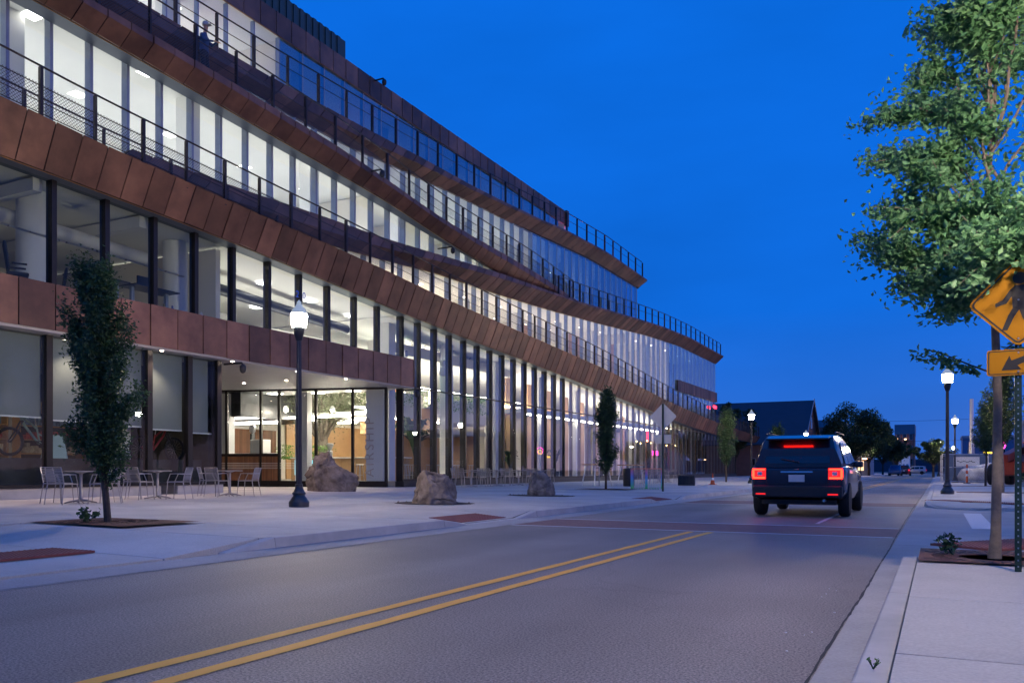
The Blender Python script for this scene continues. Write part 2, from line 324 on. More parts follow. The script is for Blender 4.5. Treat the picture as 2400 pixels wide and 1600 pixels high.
# crack of tar along the asphalt edge
for x, y0, y1 in ((-.555,-2,40),(-6.885,-2,40)):
    c = MB(); ys = np.arange(y0, y1, .12); w = .004+.008*RNG.random(len(ys)); xo = np.cumsum(RNG.normal(0,.0022,len(ys))); xo -= np.linspace(0, xo[-1], len(ys))
    for i in range(len(ys)-1):
        c.add([(x+xo[i]-w[i],ys[i],.006),(x+xo[i]+w[i],ys[i],.006),(x+xo[i+1]+w[i+1],ys[i+1],.006),(x+xo[i+1]-w[i+1],ys[i+1],.006)], [(0,1,2,3)])
    struct(c.build('road_joint', mat('tar_joint', (.02,.02,.02), .8)))

# markings
def strip(name, x, w, y0, y1, m, z=.005):
    b = MB(); n = max(1, int((y1-y0)/.25)); ys = np.linspace(y0, y1, n+1); e1 = RNG.normal(0,.0035,n+1); e2 = RNG.normal(0,.0035,n+1)
    for i in range(n): b.add([(x-w/2+e1[i],ys[i],z),(x+w/2+e2[i],ys[i],z),(x+w/2+e2[i+1],ys[i+1],z),(x-w/2+e1[i+1],ys[i+1],z)], [(0,1,2,3)])
    o = b.build(name, m, road); return o
for x in (-3.545, -3.235):
    strip('yellow_line', x, .108, -20, 13.25, M['yellow']); strip('yellow_line', x-.1, .095, 29.5, 200, M['yellow'])
strip('white_line', -2.0, .08, 16.2, 24.2, M['whitepaint'])
for y0, y1 in ((13.45,15.4),(24.4,27.2)):
    MB().add([(-6.86,y0,.004),(-.56,y0,.004),(-.56,y1,.004),(-6.86,y1,.004)], [(0,1,2,3)]).build('brick_crossing', M['brick'], road)
    for y in (y0-.1, y1):
        MB().add([(-6.9,y,.005),(-.6,y,.005),(-.6,y+.1,.005),(-6.9,y+.1,.005)], [(0,1,2,3)]).build('white_line', M['whitepaint'], road)
MB().add([(.5,16.0,.006),(.85,16.0,.006),(.85,21.6,.006),(.5,21.6,.006)], [(0,1,2,3)]).build('stop_bar', M['whitepaint'], road)
# small bits of litter by the kerb
for k in range(9):
    x = -.62-abs(RNG.normal(0,.16)); y = RNG.uniform(4.4,7.6); s = RNG.uniform(.004,.009)
    o = MB().lathe([(s*.2,0),(s,.004),(s*.7,s*.8),(s*.1,s)], 6, (x,y,.004)).build('pebble', M['white2'])
    tag(o, 'small pale pebble lying on the asphalt along the gutter edge', 'pebble', 'pebbles by the kerb')

# ------------------------------------------------------------------ kerbs
def kerb_line(pts, h0, h1, w, name='kerb'):
    """pts: (x, y) along the face; each kerb stone its own piece"""
    k = empty(name); struct(k)
    for i in range(len(pts)-1):
        a, b = Vector(pts[i]), Vector(pts[i+1]); L_ = (b-a).length; n = max(1, round(L_/3.0)); d = (b-a)/n; nrm = Vector((-d.y, d.x)).normalized()*w
        for j in range(n):
            p, q = a+d*j, a+d*(j+1); q = q-(q-p).normalized()*.008
            za, zb = (h0[i]+(h0[i+1]-h0[i])*j/n, h0[i]+(h0[i+1]-h0[i])*(j+1)/n)
            p2, q2 = p+nrm, q+nrm; ins = nrm*.18
            MB().hexa([(p.x,p.y,-.03),(q.x,q.y,-.03),(q2.x,q2.y,-.03),(p2.x,p2.y,-.03)], [(p.x+ins.x,p.y+ins.y,za),(q.x+ins.x,q.y+ins.y,zb),(q2.x,q2.y,zb),(p2.x,p2.y,za)]).build('kerb_stone', M['kerb'], k, bevel=.012)
    return k
kerb_line([(XL,7.1),(XL,7.9),(XL,11.9),(XL,12.7),(XL,14.7),(XL,15.5),(XL,23.2),(XL,24),(XL,26.2),(XL,27),(XL,140)], [.03,.155,.155,.04,.04,.155,.155,.04,.04,.155,.155], 0, .17)
def arc(cx, cy_, r, a0, a1, n=9): return [(cx+r*math.cos(R(a0+(a1-a0)*i/(n-1))), cy_+r*math.sin(R(a0+(a1-a0)*i/(n-1)))) for i in range(n)]
pts = [(20,12.1)]+arc(2.2,9.6,2.56,90,180,8)+[(XR,-40)]
kerb_line(pts, [.15,.15,.05,.03,.03,.03,.03,.05,.10,.15], 0, .17)
pts = [(XR,140),(XR,26)]+arc(1.9,25.2,2.26,180,270,8)+[(20,22.9)]
kerb_line(pts, [.15,.15,.15,.06,.03,.03,.03,.03,.06,.15,.15], 0, .17)

# ------------------------------------------------------------------ pavements, slab by slab over a bed
def slab_field(name, xs, ys, zf, m, holes=(), gap=.007, bed=.14):
    root = empty(name); struct(root)
    MB().add([(xs[0],ys[0],zf(xs[0])-bed),(xs[-1],ys[0],zf(xs[-1])-bed),(xs[-1],ys[-1],zf(xs[-1])-bed),(xs[0],ys[-1],zf(xs[0])-bed)], [(0,1,2,3)]).build('bed', M['soil'], root)
    for i in range(len(xs)-1):
        for j in range(len(ys)-1):
            x0, x1, y0, y1 = xs[i]+gap, xs[i+1]-gap, ys[j]+gap, ys[j+1]-gap
            cx, cyy = (x0+x1)/2, (y0+y1)/2
            if any(h[0] < cx < h[1] and h[2] < cyy < h[3] for h in holes): continue
            lo = [(x0,y0,zf(x0)-.045),(x1,y0,zf(x1)-.045),(x1,y1,zf(x1)-.045),(x0,y1,zf(x0)-.045)]
            MB().hexa(lo, [(p[0],p[1],p[2]+.045) for p in lo]).build('paving_slab', M['concrete'], root, bevel=.006)
    return root
PX = [-20.25,-17.6,-14.9,-12.3,-10.1,-7.53]
YP = [7.78,9.25,11.9,15.5,18,20.6,23.2,27,29.6]+[29.6+2.6*i for i in range(1,8)]
slab_field('plaza', PX, YP, pz, M['concrete'], holes=((-10.1,-7.53,11.9,15.5),(-10.1,-7.53,23.2,27)))
for y0, y1 in ((11.9,15.5),(23.2,27.0)):
    b = MB(); xa, xb, xc = -10.09, -8.75, -7.53; ys_ = [y0+.007, y0+.85, y1-.85, y1-.007]; V = []; F = []
    for y, zc in zip(ys_, (.15,.045,.045,.15)): V += [(xa,y,pz(xa)),(xb,y,pz(xb)),(xc,y,zc)]
    for i in range(3):
        for k in range(2): F.append((i*3+k,i*3+k+1,(i+1)*3+k+1,(i+1)*3+k))
    b.add(V, F); struct(b.build('dropped_kerb_ramp', M['concrete']))
slab_field('plaza', PX[:4], [-6,-3,0,2.6,5.2,7.77], pz, M['concrete'])
slab_field('plaza', [-30,-27.6,-25,-22.6,-20.26], [19.2,21.8,24.4,27.2,30], lambda x: .265, M['concrete'])
far = MB().add([(-20.25,47.8,pz(-20.25)),(-7.53,47.8,pz(-7.53)),(-7.53,200,pz(-7.53)),(-20.25,200,pz(-20.25))], [(0,1,2,3)]); struct(far.build('far_pavement', M['concrete']))
# corner ramp that drops to the street, with its flare and upstand
def rz_(x): return .03+.055*((-7.5-x)/4.8)
slab_field('ramp', [-12.25,-10.0,-7.53], [-6,-1.5,2.2,6.35], rz_, M['concrete'])
fl = MB().hexa([(-12.25,6.36,0),(-7.53,6.36,0),(-7.53,7.77,0),(-12.25,7.77,0)], [(-12.25,6.36,rz_(-12.25)),(-7.53,6.36,.032),(-7.53,7.77,pz(-7.5)),(-12.25,7.77,pz(-12.25))]); struct(fl.build('ramp_flare', M['concrete'], bevel=.006))
struct(MB().box(-12.45,-12.26,-6,7.75,0,.205).build('upstand_kerb', M['kerb'], bevel=.015))
def tactile(x0, x1, y0, y1, z, rot=0, tilt=0):
    root = empty('tactile_paving', ((x0+x1)/2,(y0+y1)/2,z), rot); root.rotation_euler[1] = tilt; struct(root); hx, hy = (x1-x0)/2, (y1-y0)/2
    MB().box(-hx,hx,-hy,hy,-.02,.006).build('base_plate', M['tactile'], root)
    d = MB(); nx, ny = int(hx*2/.065), int(hy*2/.065)
    for i in range(nx):
        for j in range(ny): d.lathe([(.015,.006),(.010,.012)], 5, (-hx+(i+.5)*2*hx/nx,-hy+(j+.5)*2*hy/ny,0))
    o = d.build('domes', M['tactile'], root, fix=False); o['kind'] = 'stuff'
tactile(-9.35,-8.6,3.9,6.3,.07); tactile(-8.3,-7.6,12.85,14.55,.088,0,R(5.3)); tactile(-8.3,-7.6,24.15,26.05,.088,0,R(5.3))
# right hand pavement
slab_field('pavement', [-.185,1.6,3.4,5.2,9], [-3,0,2.4,4.25,6.2,8.4,9.9], lambda x: .15, M['concrete'])
slab_field('pavement', [-.185,2.2,4.6,7,12], [27.6,30,32.6,35.2,37.8,40.4,43,46], lambda x: .15, M['concrete'])
def corner(cx, cy_, r0, r1, a0, a1, fill):
    """dished pavement corner: ring falling to the kerb, then a flat fill"""
    b = MB(); n = 11; V = []; F = []
    for i in range(n):
        a = R(a0+(a1-a0)*i/(n-1)); k = math.sin(math.pi*i/(n-1))**.5; V += [(cx+r0*math.cos(a),cy_+r0*math.sin(a),.15-.112*k),(cx+r1*math.cos(a),cy_+r1*math.sin(a),.15)]
    F = [(2*i,2*i+1,2*i+3,2*i+2) for i in range(n-1)]; b.add(V, F); b.add([V[2*i+1] for i in range(n)]+fill, [tuple(range(n+len(fill)))]); struct(b.build('pavement_corner', M['concrete']))
corner(2.2,9.6,2.385,1.35,172,90,[(9,10.95,.15),(9,9.91,.15),(.9,9.91,.15)])
struct(MB().poly([(2.2,11.98,.149),(9,11.98,.149),(9,10.96,.149),(2.2,10.96,.149)]).build('pavement_corner', M['concrete']))
corner(1.9,25.2,2.085,1.1,180,270,[(1.9,23.13,.148),(12,23.13,.148),(12,27.59,.15),(-.18,27.59,.15),(-.18,25.2,.15)])
struct(MB().add([(-.54,9.0,-.002),(12,9.0,-.002),(12,12.2,-.002),(-.54,12.2,-.002)], [(0,1,2,3)]).build('side_road_edge', M['gutter'])); struct(MB().add([(-.54,22.6,-.002),(12,22.6,-.002),(12,28,-.002),(-.54,28,-.002)], [(0,1,2,3)]).build('side_road_edge', M['gutter']))
tactile(.35,1.15,10.5,12.2,.132,R(-38)); tactile(.6,1.3,23.6,26.6,.150,R(44))
struct(MB().add([(-.185,46,.148),(14,46,.148),(14,200,.148),(-.185,200,.148)], [(0,1,2,3)]).build('far_pavement', M['concrete']))
struct(MB().add([(9.01,27.6,.12),(40,27.6,.12),(40,70,.12),(9.01,70,.12)], [(0,1,2,3)]).build('lawn', M['grass']))
# tree grates
def grate(name, x0, x1, y0, y1, z, hx, hy, hr, label):
    root = empty(name, ((x0+x1)/2,(y0+y1)/2,z)); tag(root, label, 'tree grate', 'tree grates'); cx, cyy = (x0+x1)/2, (y0+y1)/2
    w, h = (x1-x0)/2, (y1-y0)/2; p = MB(); n = 28
    ring = [(hx-cx+hr*math.cos(2*math.pi*k/n), hy-cyy+hr*math.sin(2*math.pi*k/n), .012) for k in range(n)]
    outer = []
    for k in range(n):
        a = 2*math.pi*k/n; c, s = math.cos(a), math.sin(a); ox, oy = hx-cx, hy-cyy
        tx = ((w if c > 0 else -w)-ox)/c if abs(c) > 1e-6 else 1e9; ty = ((h if s > 0 else -h)-oy)/s if abs(s) > 1e-6 else 1e9
        q = min(tx, ty); outer.append((ox+c*q, oy+s*q, .012))
    p.add(ring+outer+[(a,b,-.02) for a,b,c in ring], [(k,(k+1) % n,n+(k+1) % n,n+k) for k in range(n)]+[(k,(k+1) % n,2*n+(k+1) % n,2*n+k) for k in range(n)])
    for sx, sy in ((-1,-1),(1,-1),(1,1),(-1,1)):
        i = max(range(n), key=lambda k: outer[k][0]*sx+outer[k][1]*sy)
        p.add([(sx*w,sy*h,.012), outer[i], outer[(i+1) % n], outer[i-1]], [(0,1,2),(0,3,1)])
    p.build('plate', M['grate'], root)
    MB().lathe([(.01,.004),(hr+.03,.004)], 20, (hx-cx,hy-cyy,0)).build('soil', M['soil'], root)
    s = MB()
    for k in range(40):
        a = 2*math.pi*(k+.5)/40
        for rr in (.18,.34,.5):
            c_, s_ = math.cos(a)*(hr+rr), math.sin(a)*(hr+rr)
            if abs(hx-cx+c_) < w-.08 and abs(hy-cyy+s_) < h-.08: s.obox((hx-cx+c_,hy-cyy+s_,.0125), (.11,.012,.004), a)
    o = s.build('slots', M['soil'], root); o['kind'] = 'stuff'
grate('tree_grate', -12.3,-10.1,7.85,9.2,pz(-11.3)+.012,-11.3,8.5,.16,'rusty tree grate around the slim tree by the ramp')
grate('tree_grate', -.17,1.5,8.5,9.85,.157,.47,9.1,.3,'rusty tree grate under the yellow pedestrian sign tree')
grate('tree_grate', -13.2,-11.0,31.2,32.8,pz(-12.1)+.004,-12.1,32,.16,'rusty tree grate around the slim tree near the litter bin')
# ------------------------------------------------------------------ the office building with its folded copper ramps
YG = np.arange(-4, 125, .25)
def curve(pts, k=9):
    p = np.array(pts); z = np.interp(YG, p[:,0], p[:,1]); zp = np.pad(z, k//2, mode='edge'); zs = np.convolve(zp, np.ones(k)/k, 'valid')
    return lambda y: float(np.interp(y, YG, zs))
Pt = curve([(-4,10.1),(5,9.9),(11.7,9.65),(14.2,9.45),(17.2,9.3),(20.9,9.1),(24,8.98),(26.7,8.83),(30.8,8.54),(38,8.18),(44.2,7.88),(51.5,7.5),(57.5,7.06),(63.6,6.6),(69.6,6.25),(76.7,5.86),(82.4,5.6),(89,5.4),(102,5.0),(125,4.8)])
Pb = curve([(-4,8.8),(5,8.65),(12,8.48),(15,8.38),(18,8.26),(21,8.08),(27.4,7.61),(33.2,7.25),(41.2,6.82),(46.4,6.52),(51.6,6.2),(56.3,5.95),(62.5,5.57),(68.2,5.22),(75,4.84),(83,4.5),(90.6,4.37),(103.5,4.25),(125,4.15)])
Qx = curve([(-4,-20.26),(20,-20.26),(30,-20.0),(36,-19.85),(125,-19.85)])
Qt = curve([(-4,10.0),(15,10.02),(20,10.15),(24,10.32),(28,10.42),(32.2,10.68),(38,11.02),(43.5,11.25),(48,11.45),(53.2,11.8),(59.5,12.22),(66,12.6),(74,12.85),(86.5,12.78)])
Qb = curve([(-4,9.2),(15,9.2),(20,9.28),(24,9.4),(28,9.6),(32.7,9.93),(39,10.12),(46.3,10.48),(54,10.93),(64,11.58),(73,11.95),(86.5,11.9)])
Rx = curve([(-4,-19.4),(28,-19.4),(36,-19.8),(48,-20.2)])
Rt = curve([(-4,13.15),(14,13.1),(18,13.0),(21,12.85),(24,12.74),(26.6,12.5),(29.3,12.25),(32,12.12),(35,12.1),(38,12.08),(42,12.0),(47,11.7),(52,11.4)])
Rb = curve([(-4,12.75),(13,12.62),(16,12.48),(19.2,12.33),(21.4,12.2),(24.7,12.05),(29.2,11.77),(32,11.55),(34.8,11.42),(38,11.25),(42,11.1),(52,10.9)])
Sx = curve([(-4,-20.28),(21,-20.28),(30,-20.15),(38,-20.0),(125,-19.9)])
St = curve([(-4,14.35),(18,14.35),(22,14.4),(26,14.5),(30.9,14.66),(35,14.72),(38,14.85),(42.8,15.15),(46,15.45),(53.3,15.75),(61.2,15.62)])
Sb = curve([(-4,13.6),(22,13.62),(26.5,13.6),(29,13.78),(34.6,14.1),(40,14.3),(45,14.5),(52,14.85),(61.2,14.85)])
GX1, GX3, GX4 = -20.3, -20.55, -22.3      # glass planes: street floors, middle floors, top floor
BD = empty('office_building', (-20.3, 20, .25)); tag(BD, 'long copper-clad glass office building with ramps and railings along its front', 'building')
BD_off = Vector((-20.3, 20, .25))
def bp(mb, name, m, parent=None, smooth=False, bevel=0):
    """part of the building, modelled in world coordinates"""
    par = parent or BD
    off = BD_off if par is BD else (BD_off+par.location)
    mb.v = [(a-off.x, b-off.y, c-off.z) for a, b, c in mb.v]
    return mb.build(name, m, par, smooth, bevel)

def val(f, y): return f(y) if callable(f) else f
def deck(name, xf, zt, zb, cant, lean, y0, y1, xin, m, drop=.12):
    b = MB(); ys = np.append(np.arange(y0, y1, .5), y1); n = len(ys); V = []; F = []
    for y in ys:
        x = val(xf, y); c = val(cant, y); yb = y-lean
        V += [(x-.075,y,zt(y)-.015),(x-.075-c,yb,zb(y)+.015),(xin,yb,zb(y)+.015),(xin,y,zt(y)-drop),(x-.25,y,zt(y)-drop),(x-.25,y,zt(y)-.015)]
    for i in range(n-1):
        for k in range(6): F.append((i*6+k,i*6+(k+1) % 6,(i+1)*6+(k+1) % 6,(i+1)*6+k))
    F.append(tuple(range(6))); F.append(tuple(reversed([(n-1)*6+k for k in range(6)])))
    b.add(V, F); return bp(b, name, m)
def panels(name, xf, zt, zb, cant, kink, y0, y1, step, m, parent, lean=0., lap=.018):
    """overlapping sheets: each one's near edge stands a little proud of the sheet before it"""
    n = int(round((y1-y0)/step)); e = np.linspace(y0, y1, n+1)
    for i in range(n):
        a, c = e[i]+.009, e[i+1]-.009; b = MB(); V = []
        jx = RNG.normal(0, .004); jz = RNG.normal(0, .006)
        for y, off in ((a, 0.), (c, -lap)):
            x = val(xf, y)+jx+off; t, bo = zt(y), zb(y)+jz; kk = val(kink, y)
            prof = [(x,y,t)]+([(x,y-lean*kk,t-(t-bo)*kk)] if kk else [])+[(x-val(cant, y),y-lean,bo)]
            V += prof+[(px-.03,py,z) for px, py, z in prof]
        h = len(V)//2; k = h//2; F = []
        for q in range(k-1): F += [(q,h+q,h+q+1,q+1),(k+q,k+q+1,h+k+q+1,h+k+q)]
        F += [(0,k,h+k,h),(k-1,h+k-1,h+2*k-1,2*k-1)]
        for q in range(k-1): F += [(q,q+1,k+q+1,k+q),(h+q,h+k+q,h+k+q+1,h+q+1)]
        b.add(V, F); bp(b, name, m, parent)
k_t = curve([(-4,.55),(26,.55),(44,.14),(125,.12)]); c_t = curve([(-4,.28),(26,.28),(46,.62),(125,.66)])
bands = [('ramp_deck', -19.3, Pt, Pb, .5, 0, 3, 104, GX3+.04, 'ramp_panel', M['copper'], .72, 0.),
         ('terrace_deck', Qx, Qt, Qb, c_t, k_t, 16, 86.9, GX3+.03, 'terrace_panel', M['copper_dark'], .74, .65),
         ('ramp_deck', Rx, Rt, Rb, .45, .36, 6, 49, GX3+.05, 'ramp_panel', M['copper'], .72, 0.),
         ('terrace_deck', Sx, St, Sb, c_t, k_t, 6, 61.9, GX3+.031, 'terrace_panel', M['copper_dark'], .74, .65)]
for nm, xf, zt, zb, cant, kink, y0, y1, xin, pn, m, st, lean in bands:
    d = deck(nm, xf, zt, zb, cant, lean, y0, y1-.03, xin, M['backing'])
    panels(pn, xf, zt, zb, cant, kink, y0, y1, st, m, d, lean)
    sf = MB(); ys_ = np.arange(y0+.1, y1-.05, .5); V = []
    for y in ys_: x = val(xf, y)-val(cant, y)-.115; V += [(x,y-lean,zb(y)+.006),(xin,y-lean,zb(y)+.006),(xin,y-lean,zb(y)+.012),(x,y-lean,zb(y)+.012)]
    sf.add(V, [(i*4+k,i*4+(k+1) % 4,(i+1)*4+(k+1) % 4,(i+1)*4+k) for i in range(len(ys_)-1) for k in range(4)]); bp(sf, 'soffit_strip', M['reveal'], d)
    ht = MB(); ht.tube([(val(xf, y)-val(cant, y)-.10,y-lean,zb(y)-.004) for y in ys_], .012, 5); bp(ht, 'lit_edge_strip', M['gold_glow'], d)  # gold-coloured strip stands in for the glowing line under each band
bp(MB().box(-22.26,-22.22,4.1,51.0,17.375,17.40), 'lit_edge_strip', M['gold_glow'])  # same painted glow line over the top windows
# inner slabs: ceiling below, floor above
def slab(name, zt, zb, y0, y1, x0, x1, m):
    b = MB(); ys = np.arange(y0, y1+.01, .5); V = []; F = []; n = len(ys)
    for y in ys: V += [(x1,y,zt(y)),(x1,y,zb(y)),(x0,y,zb(y)),(x0,y,zt(y))]
    for i in range(n-1):
        for k in range(4): F.append((i*4+k,i*4+(k+1) % 4,(i+1)*4+(k+1) % 4,(i+1)*4+k))
    F += [(0,1,2,3), tuple(reversed([(n-1)*4+k for k in range(4)]))]; b.add(V, F); return bp(b, name, m)
XB = -30.5
slab('floor_slab', lambda y: Qt(y)-.15, lambda y: Qb(y)+.1, 3, 86.3, XB, GX3-.01+.0, M['ceil'])
slab('floor_slab', lambda y: St(y)-.15, lambda y: Sb(y)+.1, 3, 61.2, XB, GX3-.011, M['ceil'])
slab('floor_slab', lambda y: Pt(y)-.15, lambda y: Pb(y)+.1, 29.5, 100, XB, GX3-.012, M['ceil'])
slab('floor_slab', lambda y: Pt(y)-.2, lambda y: Pb(y)+.15, 3, 29.5, XB, GX3-.012, M['ceil'])
# top parapet and roof
T0, T1 = 17.4, 18.27
d = bp(MB().box(XB,-22.24,4,51.1,T0+.01,T1-.02), 'roof', M['ceil'])
panels('parapet_panel', -22.2, lambda y: T1, lambda y: T0, .0, 0, 4, 51.14, .82, M['copper_dark'], d)
b = MB(); b.box(-34,-23.6,5,29.7,T1-.02,T1+1.85); pent = bp(b, 'penthouse', M['green_metal'])
for i in range(61): bp(MB().box(-23.6,-23.55,5.1+i*.4,5.3+i*.4,T1,T1+1.845), 'rib', M['green_metal'], pent)
bp(MB().box(-22.9,-22.1,51.16,51.5,T0-.1,T1+.05), 'end_cap', M['copper_dark'])
# first floor canopy band over the shop and the entrance
d = bp(MB().box(GX1-.3,-19.84,3,29.5,4.52,5.65), 'canopy', M['backing'])
panels('canopy_panel', -19.8, lambda y: 5.67, lambda y: 4.5, .0, 0, 3, 29.5, .95, M['copper'], d)
b = MB().box(-19.83,-19.8+.0,29.5,29.53,4.5,5.67); bp(MB().box(-20.25,-19.8,29.51,29.54,4.5,5.67), 'end_cap', M['copper'])
bp(MB().box(XB,-19.86,3,29.6,4.44,4.515), 'soffit', M['soffit'])
bp(MB().box(XB,GX1-.31,3,29.4,4.52,5.3), 'floor_slab', M['floor_in'])
bp(MB().box(-20.54,-20.42,71.8,86.35,7.95,8.9), 'spandrel', M['backing'])
panels('spandrel_panel', -20.4, lambda y: 8.92, lambda y: 7.93, .0, 0, 71.8, 86.4, .73, M['copper_dark'], None)

# ------------------------------------------------------------------ glazing
def glazing(x, ys, zl, zh, gm, mm, w=.07, dout=.08, din=.10, trans=(), names=('mullion','pane')):
    for i, y in enumerate(ys):
        z0, z1 = zl(y), zh(y)
        if z1-z0 > .15: bp(MB().box(x-din, x+dout, y-w/2, y+w/2, z0, z1), names[0], mm)
    for i in range(len(ys)-1):
        a, c = ys[i]+w/2+.002, ys[i+1]-w/2-.002
        zs_a = [zl(a)]+[t for t in trans if zl(a)+.3 < t < zh(a)-.2]+[zh(a)]; zs_c = [zl(c)]+[t for t in trans if zl(a)+.3 < t < zh(a)-.2]+[zh(c)]
        for k in range(len(zs_a)-1):
            g0 = .03 if k > 0 else 0; g1 = .03 if k < len(zs_a)-2 else 0
            if zs_a[k+1]-zs_a[k] < .1 and zs_c[k+1]-zs_c[k] < .1: continue
            lo = [(x-.006,a,zs_a[k]+g0),(x+.006,a,zs_a[k]+g0),(x+.006,c,zs_c[k]+g0),(x-.006,c,zs_c[k]+g0)]; hi = [(x-.006,a,zs_a[k+1]-g1),(x+.006,a,zs_a[k+1]-g1),(x+.006,c,zs_c[k+1]-g1),(x-.006,c,zs_c[k+1]-g1)]
            g_ = gm(.5*(a+c)) if callable(gm) else gm
            bp(MB().hexa(lo, hi), names[1], g_)
        for t in trans:
            if zl(a)+.3 < t < zh(a)-.2: bp(MB().box(x-.06, x+.06, a-.001, c+.001, t-.028, t+.028), 'transom', mm)
SILL = .62
# shop
glazing(GX1, [5.7,7.3,8.9,10.45,12.0,13.55,15.1,16.6,18.05,19.2], lambda y: SILL, lambda y: 4.44, M['glass_dim'], M['bronze'], w=.17, dout=.06, din=.14)
bp(MB().box(-20.6,-20.18,3,19.3,.2,.54), 'plinth', M['kerb'], bevel=.01)
bp(MB().box(-20.5,-20.12,3,19.32,.541,.62), 'sill', M['bronze'])
# first floor above the canopy
glazing(GX1, [4.4,5.95,7.5,9.05,10.6,12.1,13.66,15.2,16.77,18.27,19.8,21.4,22.95,24.5,26.1,27.6,29.3], lambda y: 5.6, lambda y: Pb(y)+.1, lambda y: M['glass_dim'] if y < 19.5 else M['glass'], M['bronze'], w=.14, dout=.08, din=.16)
# tall street glazing under the ramp
YS1 = [29.3+1.32*i for i in range(0, 50)]
glazing(GX1, YS1[13:], lambda y: SILL-.02, lambda y: Pb(y)+.12, lambda y: M['glass'] if y < 62 else M['glass_dim'], M['fin_brown'], w=.07, dout=.012, din=.18, trans=(4.55,))
glazing(GX1, YS1[:14], lambda y: SILL-.02, lambda y: Pb(y)+.12, lambda y: M['glass'] if y < 56 else M['glass_dim'], M['bronze'], w=.10, dout=.08, din=.24, trans=(4.55,))
bp(MB().box(-20.55,-20.1,29.2,94.2,.2,.5), 'plinth', M['dark_metal'])
bp(MB().box(-20.5,-20.16,29.2,94.2,.501,.6), 'sill', M['bronze'])
# middle and top floors
YS = lambda a, b, s: [a+s*i for i in range(int((b-a)/s)+1)]
glazing(GX3, YS(22,86.1,1.28), lambda y: Pt(y)-.12, lambda y: Qb(y)+.1, lambda y: M['glass'] if y < 70 else M['glass_blue'], M['fin'], w=.08, dout=.012, din=.22)
glazing(GX3, YS(4.6,61.0,1.15), lambda y: Qt(y)-.12, lambda y: Sb(y)+.1, lambda y: M['glass'] if y < 30 else (M['glass_dim'] if y < 43 else M['glass_blue']), M['fin'], w=.09, dout=.012, din=.22)
glazing(GX4, YS(4.6,50.9,1.3), lambda y: St(y)-.15, lambda y: T0+.01, lambda y: M['glass'] if y < 23.6 else M['glass_blue'], M['fin'], w=.06, dout=.012, din=.16)
# end walls, back wall
for y, z0, z1, xo in ((86.4,5.0,12.0,-20.9),(61.25,10.8,15.0,-21.7),(51.1,14.9,17.45,-22.3)):
    bp(MB().box(XB,xo,y,y+.25,z0,z1), 'end_wall', M['white'])
bp(MB().box(XB,-20.4,93.5,93.8,.1,5.2), 'end_wall', M['copper_dark'])
bp(MB().box(XB-.3,XB,2.6,100,.0,17.5), 'back_wall', M['white'])
bp(MB().box(XB,GX1-.15,2.6,2.9,.0,17.5), 'end_wall', M['white'])
bp(MB().box(XB,GX1-.2,2.9,18.95,.3,.5), 'ground_floor', M['floor_in']); bp(MB().box(XB,GX1-.2,29.3,93.5,.3,.5), 'ground_floor', M['floor_in'])

# ------------------------------------------------------------------ recessed entrance: serving-hatch wall across the recess
A = Vector((-28.6,26.3)); Bq = Vector((-20.55,28.62)); dv = (Bq-A).normalized(); LW = (Bq-A).length; ang = math.atan2(dv.y, dv.x)
HW = empty('entrance_wall', (A.x-BD_off.x, A.y-BD_off.y, .27-BD_off.z), ang); HW.parent = BD
def hw(mb, name, m, bevel=0): return mb.build(name, m, HW, bevel=bevel)
zt = 4.17
hw(MB().box(0,LW,-.08,.08,.0,.25), 'plinth', M['bronze']); hw(MB().box(0,LW,-.07,.07,zt-.07,zt), 'head', M['bronze'])
mx_ = [0.4, 1.05, 2.66, 3.51, 5.2, 6.85, LW-.05]
for i, x in enumerate(mx_): hw(MB().box(x-.05,x+.05,-.07,.07,.25,zt-.07), 'mullion', M['bronze'])
hw(MB().box(.08,3.5,-.09,.09,1.32,1.42), 'hatch_sill', M['bronze'])
hw(MB().box(.08,3.5,-.02,.02,.25,1.32), 'hatch_backing', M['backing'])
for k in range(57): hw(MB().box(.1+k*.0595,.1+k*.0595+.04,-.055,-.021,.26,1.3), 'slat', M['wood_dark'])
for k in range(4): hw(MB().box(.08,5.0,-.066,-.057,.78+k*.075,.795+k*.075), 'stripe', M['white2'])
for i in range(len(mx_)-1):
    a, c = mx_[i]+.052, mx_[i+1]-.052; z0 = 1.42 if i < 3 else .25
    hw(MB().box(a,c,-.006,.006,z0,zt-.07), 'pane', M['glass'])
# vertical lettering on the white column behind the glass
def text_obj(name, body, size, m, parent, loc, rot, extrude=.004, align='LEFT', space=1.0):
    cu = bpy.data.curves.new(name, 'FONT'); cu.space_character = space; cu.body = body; cu.size = size; cu.extrude = extrude; cu.align_x = align; cu.align_y = 'CENTER'
    o = bpy.data.objects.new(name, cu); COL.objects.link(o); dg = bpy.context.evaluated_depsgraph_get(); me = bpy.data.meshes.new_from_object(o.evaluated_get(dg))
    bpy.data.objects.remove(o); q = link(name, me, m, parent); q.location = loc; q.rotation_euler = rot; return q
M['letter'] = mat('frosted_letter', (.40,.38,.36), .6)
lt = text_obj('lettering', 'AIRSHIP', .56, M['letter'], HW, (7.62,-.03,.42), (R(90),R(-90),0), space=1.32)
n240 = text_obj('lettering', '240', .34, emit_mat('glowing_blue_vinyl', (.05,.12,.75), .5), BD, (GX1+.03-BD_off.x, 23.0-BD_off.y, 7.22-BD_off.z), (R(90),0,R(90)), align='CENTER')  # blue numerals given their own glow by emission

